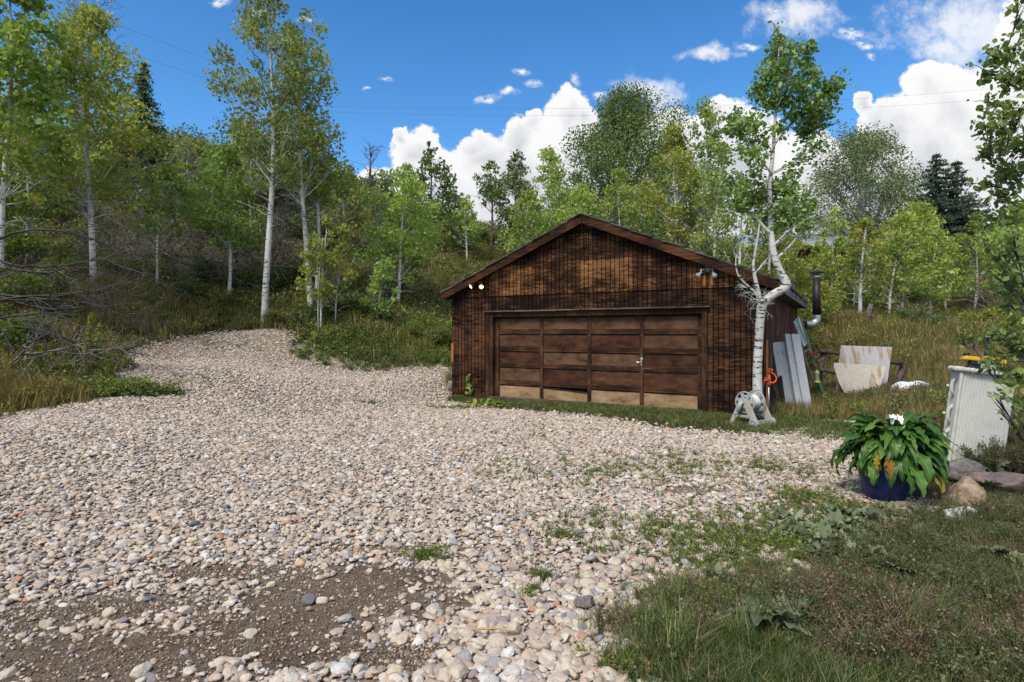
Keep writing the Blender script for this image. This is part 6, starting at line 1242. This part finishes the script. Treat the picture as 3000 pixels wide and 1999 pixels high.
# bigger grass clumps and cut stalks in the near corner
TC = [tuft_mesh('grass_clump_blades', 400 + i, 150, .30, .05, 1.0, .0032, mlawn) for i in range(3)]
for i, (px, py, s, lab) in enumerate([(2085, 1470, 1.05, 'thick fountain of long green grass in the corner weeds'), (1795, 1230, .55, 'small round grass clump on the gravel below the garage'), (1560, 1530, .9, 'long grass clump at the bottom edge beside the gravel'), (1700, 1500, .8, 'leaning grass clump near the felted rosette'), (1990, 1540, .8, 'dark grass clump near the bottom edge among dead weeds')]):
    p = ground_at(px, py); ob = bpy.data.objects.new('grass_clump', TC[i % 3]); COL.objects.link(ob); ob.location = p; ob.scale = (s, s, s); ob.rotation_euler = (0, 0, i * 1.3); tag(ob, lab, 'grass clump', 'grass clumps in the corner')
# straw stalks and sticks lying about
mstr = plain('dry_straw', (.40, .27, .13), .8)
for a, c, rad, lab in (((1082, 1472), (1190, 1484), .006, 'tan dry stick lying across the near gravel'), ((2075, 1385), (2200, 1405), .005, 'long orange brown dry stalk lying in the corner weeds'), ((1900, 1455), (2100, 1425), .010, 'thick yellow green stalk lying in the corner weeds'), ((1640, 1452), (1725, 1432), .006, 'short tan stick in the near corner grass')):
    p0 = ground_at(*a) + Vector((0, 0, .05)); p1 = ground_at(*c) + Vector((0, 0, .06)); ob = G().tube([p0 - p0, (p1 - p0) * .5 + Vector((0, 0, .012)), p1 - p0], [rad, rad, rad * .6], 6).build('dry_stick', mstr, loc=p0); tag(ob, lab, 'stick')
# ------------------------------------------------------------------ red house up the slope, utility pole and wires
Yh_ = 44; hx_ = P(1900, 560, Yh_).x; z0 = h1(hx_, Yh_); ho = empty('red_house', (hx_ - 2, Yh_, z0)); ho.rotation_euler = (0, 0, R_(-8)); tag(ho, 'dark red house with grey metal roof half hidden by aspens on the slope', 'house')
mred = board_mat('dark_red_boards', (.13, .03, .022), (.085, .02, .016), (.04, .012, .01), 'x'); mroof = plain('blue_grey_metal_roof', (.42, .46, .50), .4, metal=.4); zt = EYE - (566 - HZ) * Yh_ / F - z0
G().box((-9, 0, -2), (3.2, 7, zt)).build('wall', mred, ho)
g = G().prism([(-.8, zt - .1), (4.2, zt + 1.4), (9.2, zt - .1), (9.2, zt + .05), (4.2, zt + 1.6), (-.8, zt + .05)], 14, Matrix.Rotation(R_(90), 4, 'Z') @ Matrix.Translation((0, -4.2, 0)))
for k in range(24): g.box((-9.6 + k * .58, -.8, 0), (-9.57 + k * .58, -.79, .01)) if False else None
g.build('roof', mroof, ho)
for x in (-5, -1.2, 1.6): w_ = G().box((x - .5, -.03, zt - 1.7), (x + .5, -.005, zt - .6)).build('window', mblack, ho); G().box((x - .56, -.05, zt - 1.78), (x + .56, -.032, zt - 1.7)).box((x - .56, -.05, zt - .6), (x + .56, -.032, zt - .52)).build('window_trim', mwhite, w_)
G().tube([(3.3, -.2, -1), (3.3, -.2, zt)], .05, 8).build('downpipe', mwhite, ho)
Yu = 40; ux = P(579, 300, Yu).x; uz = h1(ux, Yu); o = empty('utility_pole', (ux, Yu, uz)); tag(o, 'dark reddish utility pole behind the tallest aspen', 'utility pole'); ut = EYE - (262 - HZ) * Yu / F - uz
mpole = plain('creosote_pole', (.09, .045, .03), .9); G().tube([(0, 0, -.3), (0, 0, ut)], [.17, .13], 10).build('pole', mpole, o, smooth=True); G().box((-1.1, -.06, ut - .7), (1.1, .06, ut - .55)).build('cross_arm', mpole, o)
G().tube([(.25, -.1, ut - 1.6), (.25, -.1, ut - .9)], .16, 12).build('transformer', plain('grey_can', (.25, .26, .27), .5), o, smooth=True)
mwire = plain('black_wire', (.14, .15, .17), .6, bmp=0)
def wire(a, b_, Ya, Yb, sag, lab, rad=.0065):
    p0, p1 = P(*a, Ya), P(*b_, Yb); n = 24; tt = np.linspace(0, 1, n)[:, None]; pts = np.array(tuple(p0)) * (1 - tt) + np.array(tuple(p1)) * tt; pts[:, 2] -= (4 * sag * tt * (1 - tt))[:, 0]; pts -= np.array(tuple(p0))
    ob = G().tube(pts, rad, 4).build('power_line', mwire, loc=p0); tag(ob, lab, 'power line', 'overhead wires')
wire((579, 240), (2500, 180), 42, 60, 1.4, 'upper of the two thin wires crossing over the garage roof'); wire((579, 252), (2500, 205), 42, 60, 1.4, 'lower of the two thin wires crossing over the garage roof')
wire((-100, -90), (579, 172), 20, 42, .1, 'upper wire slanting down across the sky between left aspens'); wire((-100, -20), (579, 214), 20, 42, .1, 'lower wire slanting down across the sky between left aspens')
wire((380, 312), (579, 298), 44, 41, .1, 'short dark wire on the hill crest left of the pole', .014); wire((579, 290), (1260, 488), 42, 55, .6, 'wire dropping from the pole toward the trees behind the garage', .013)
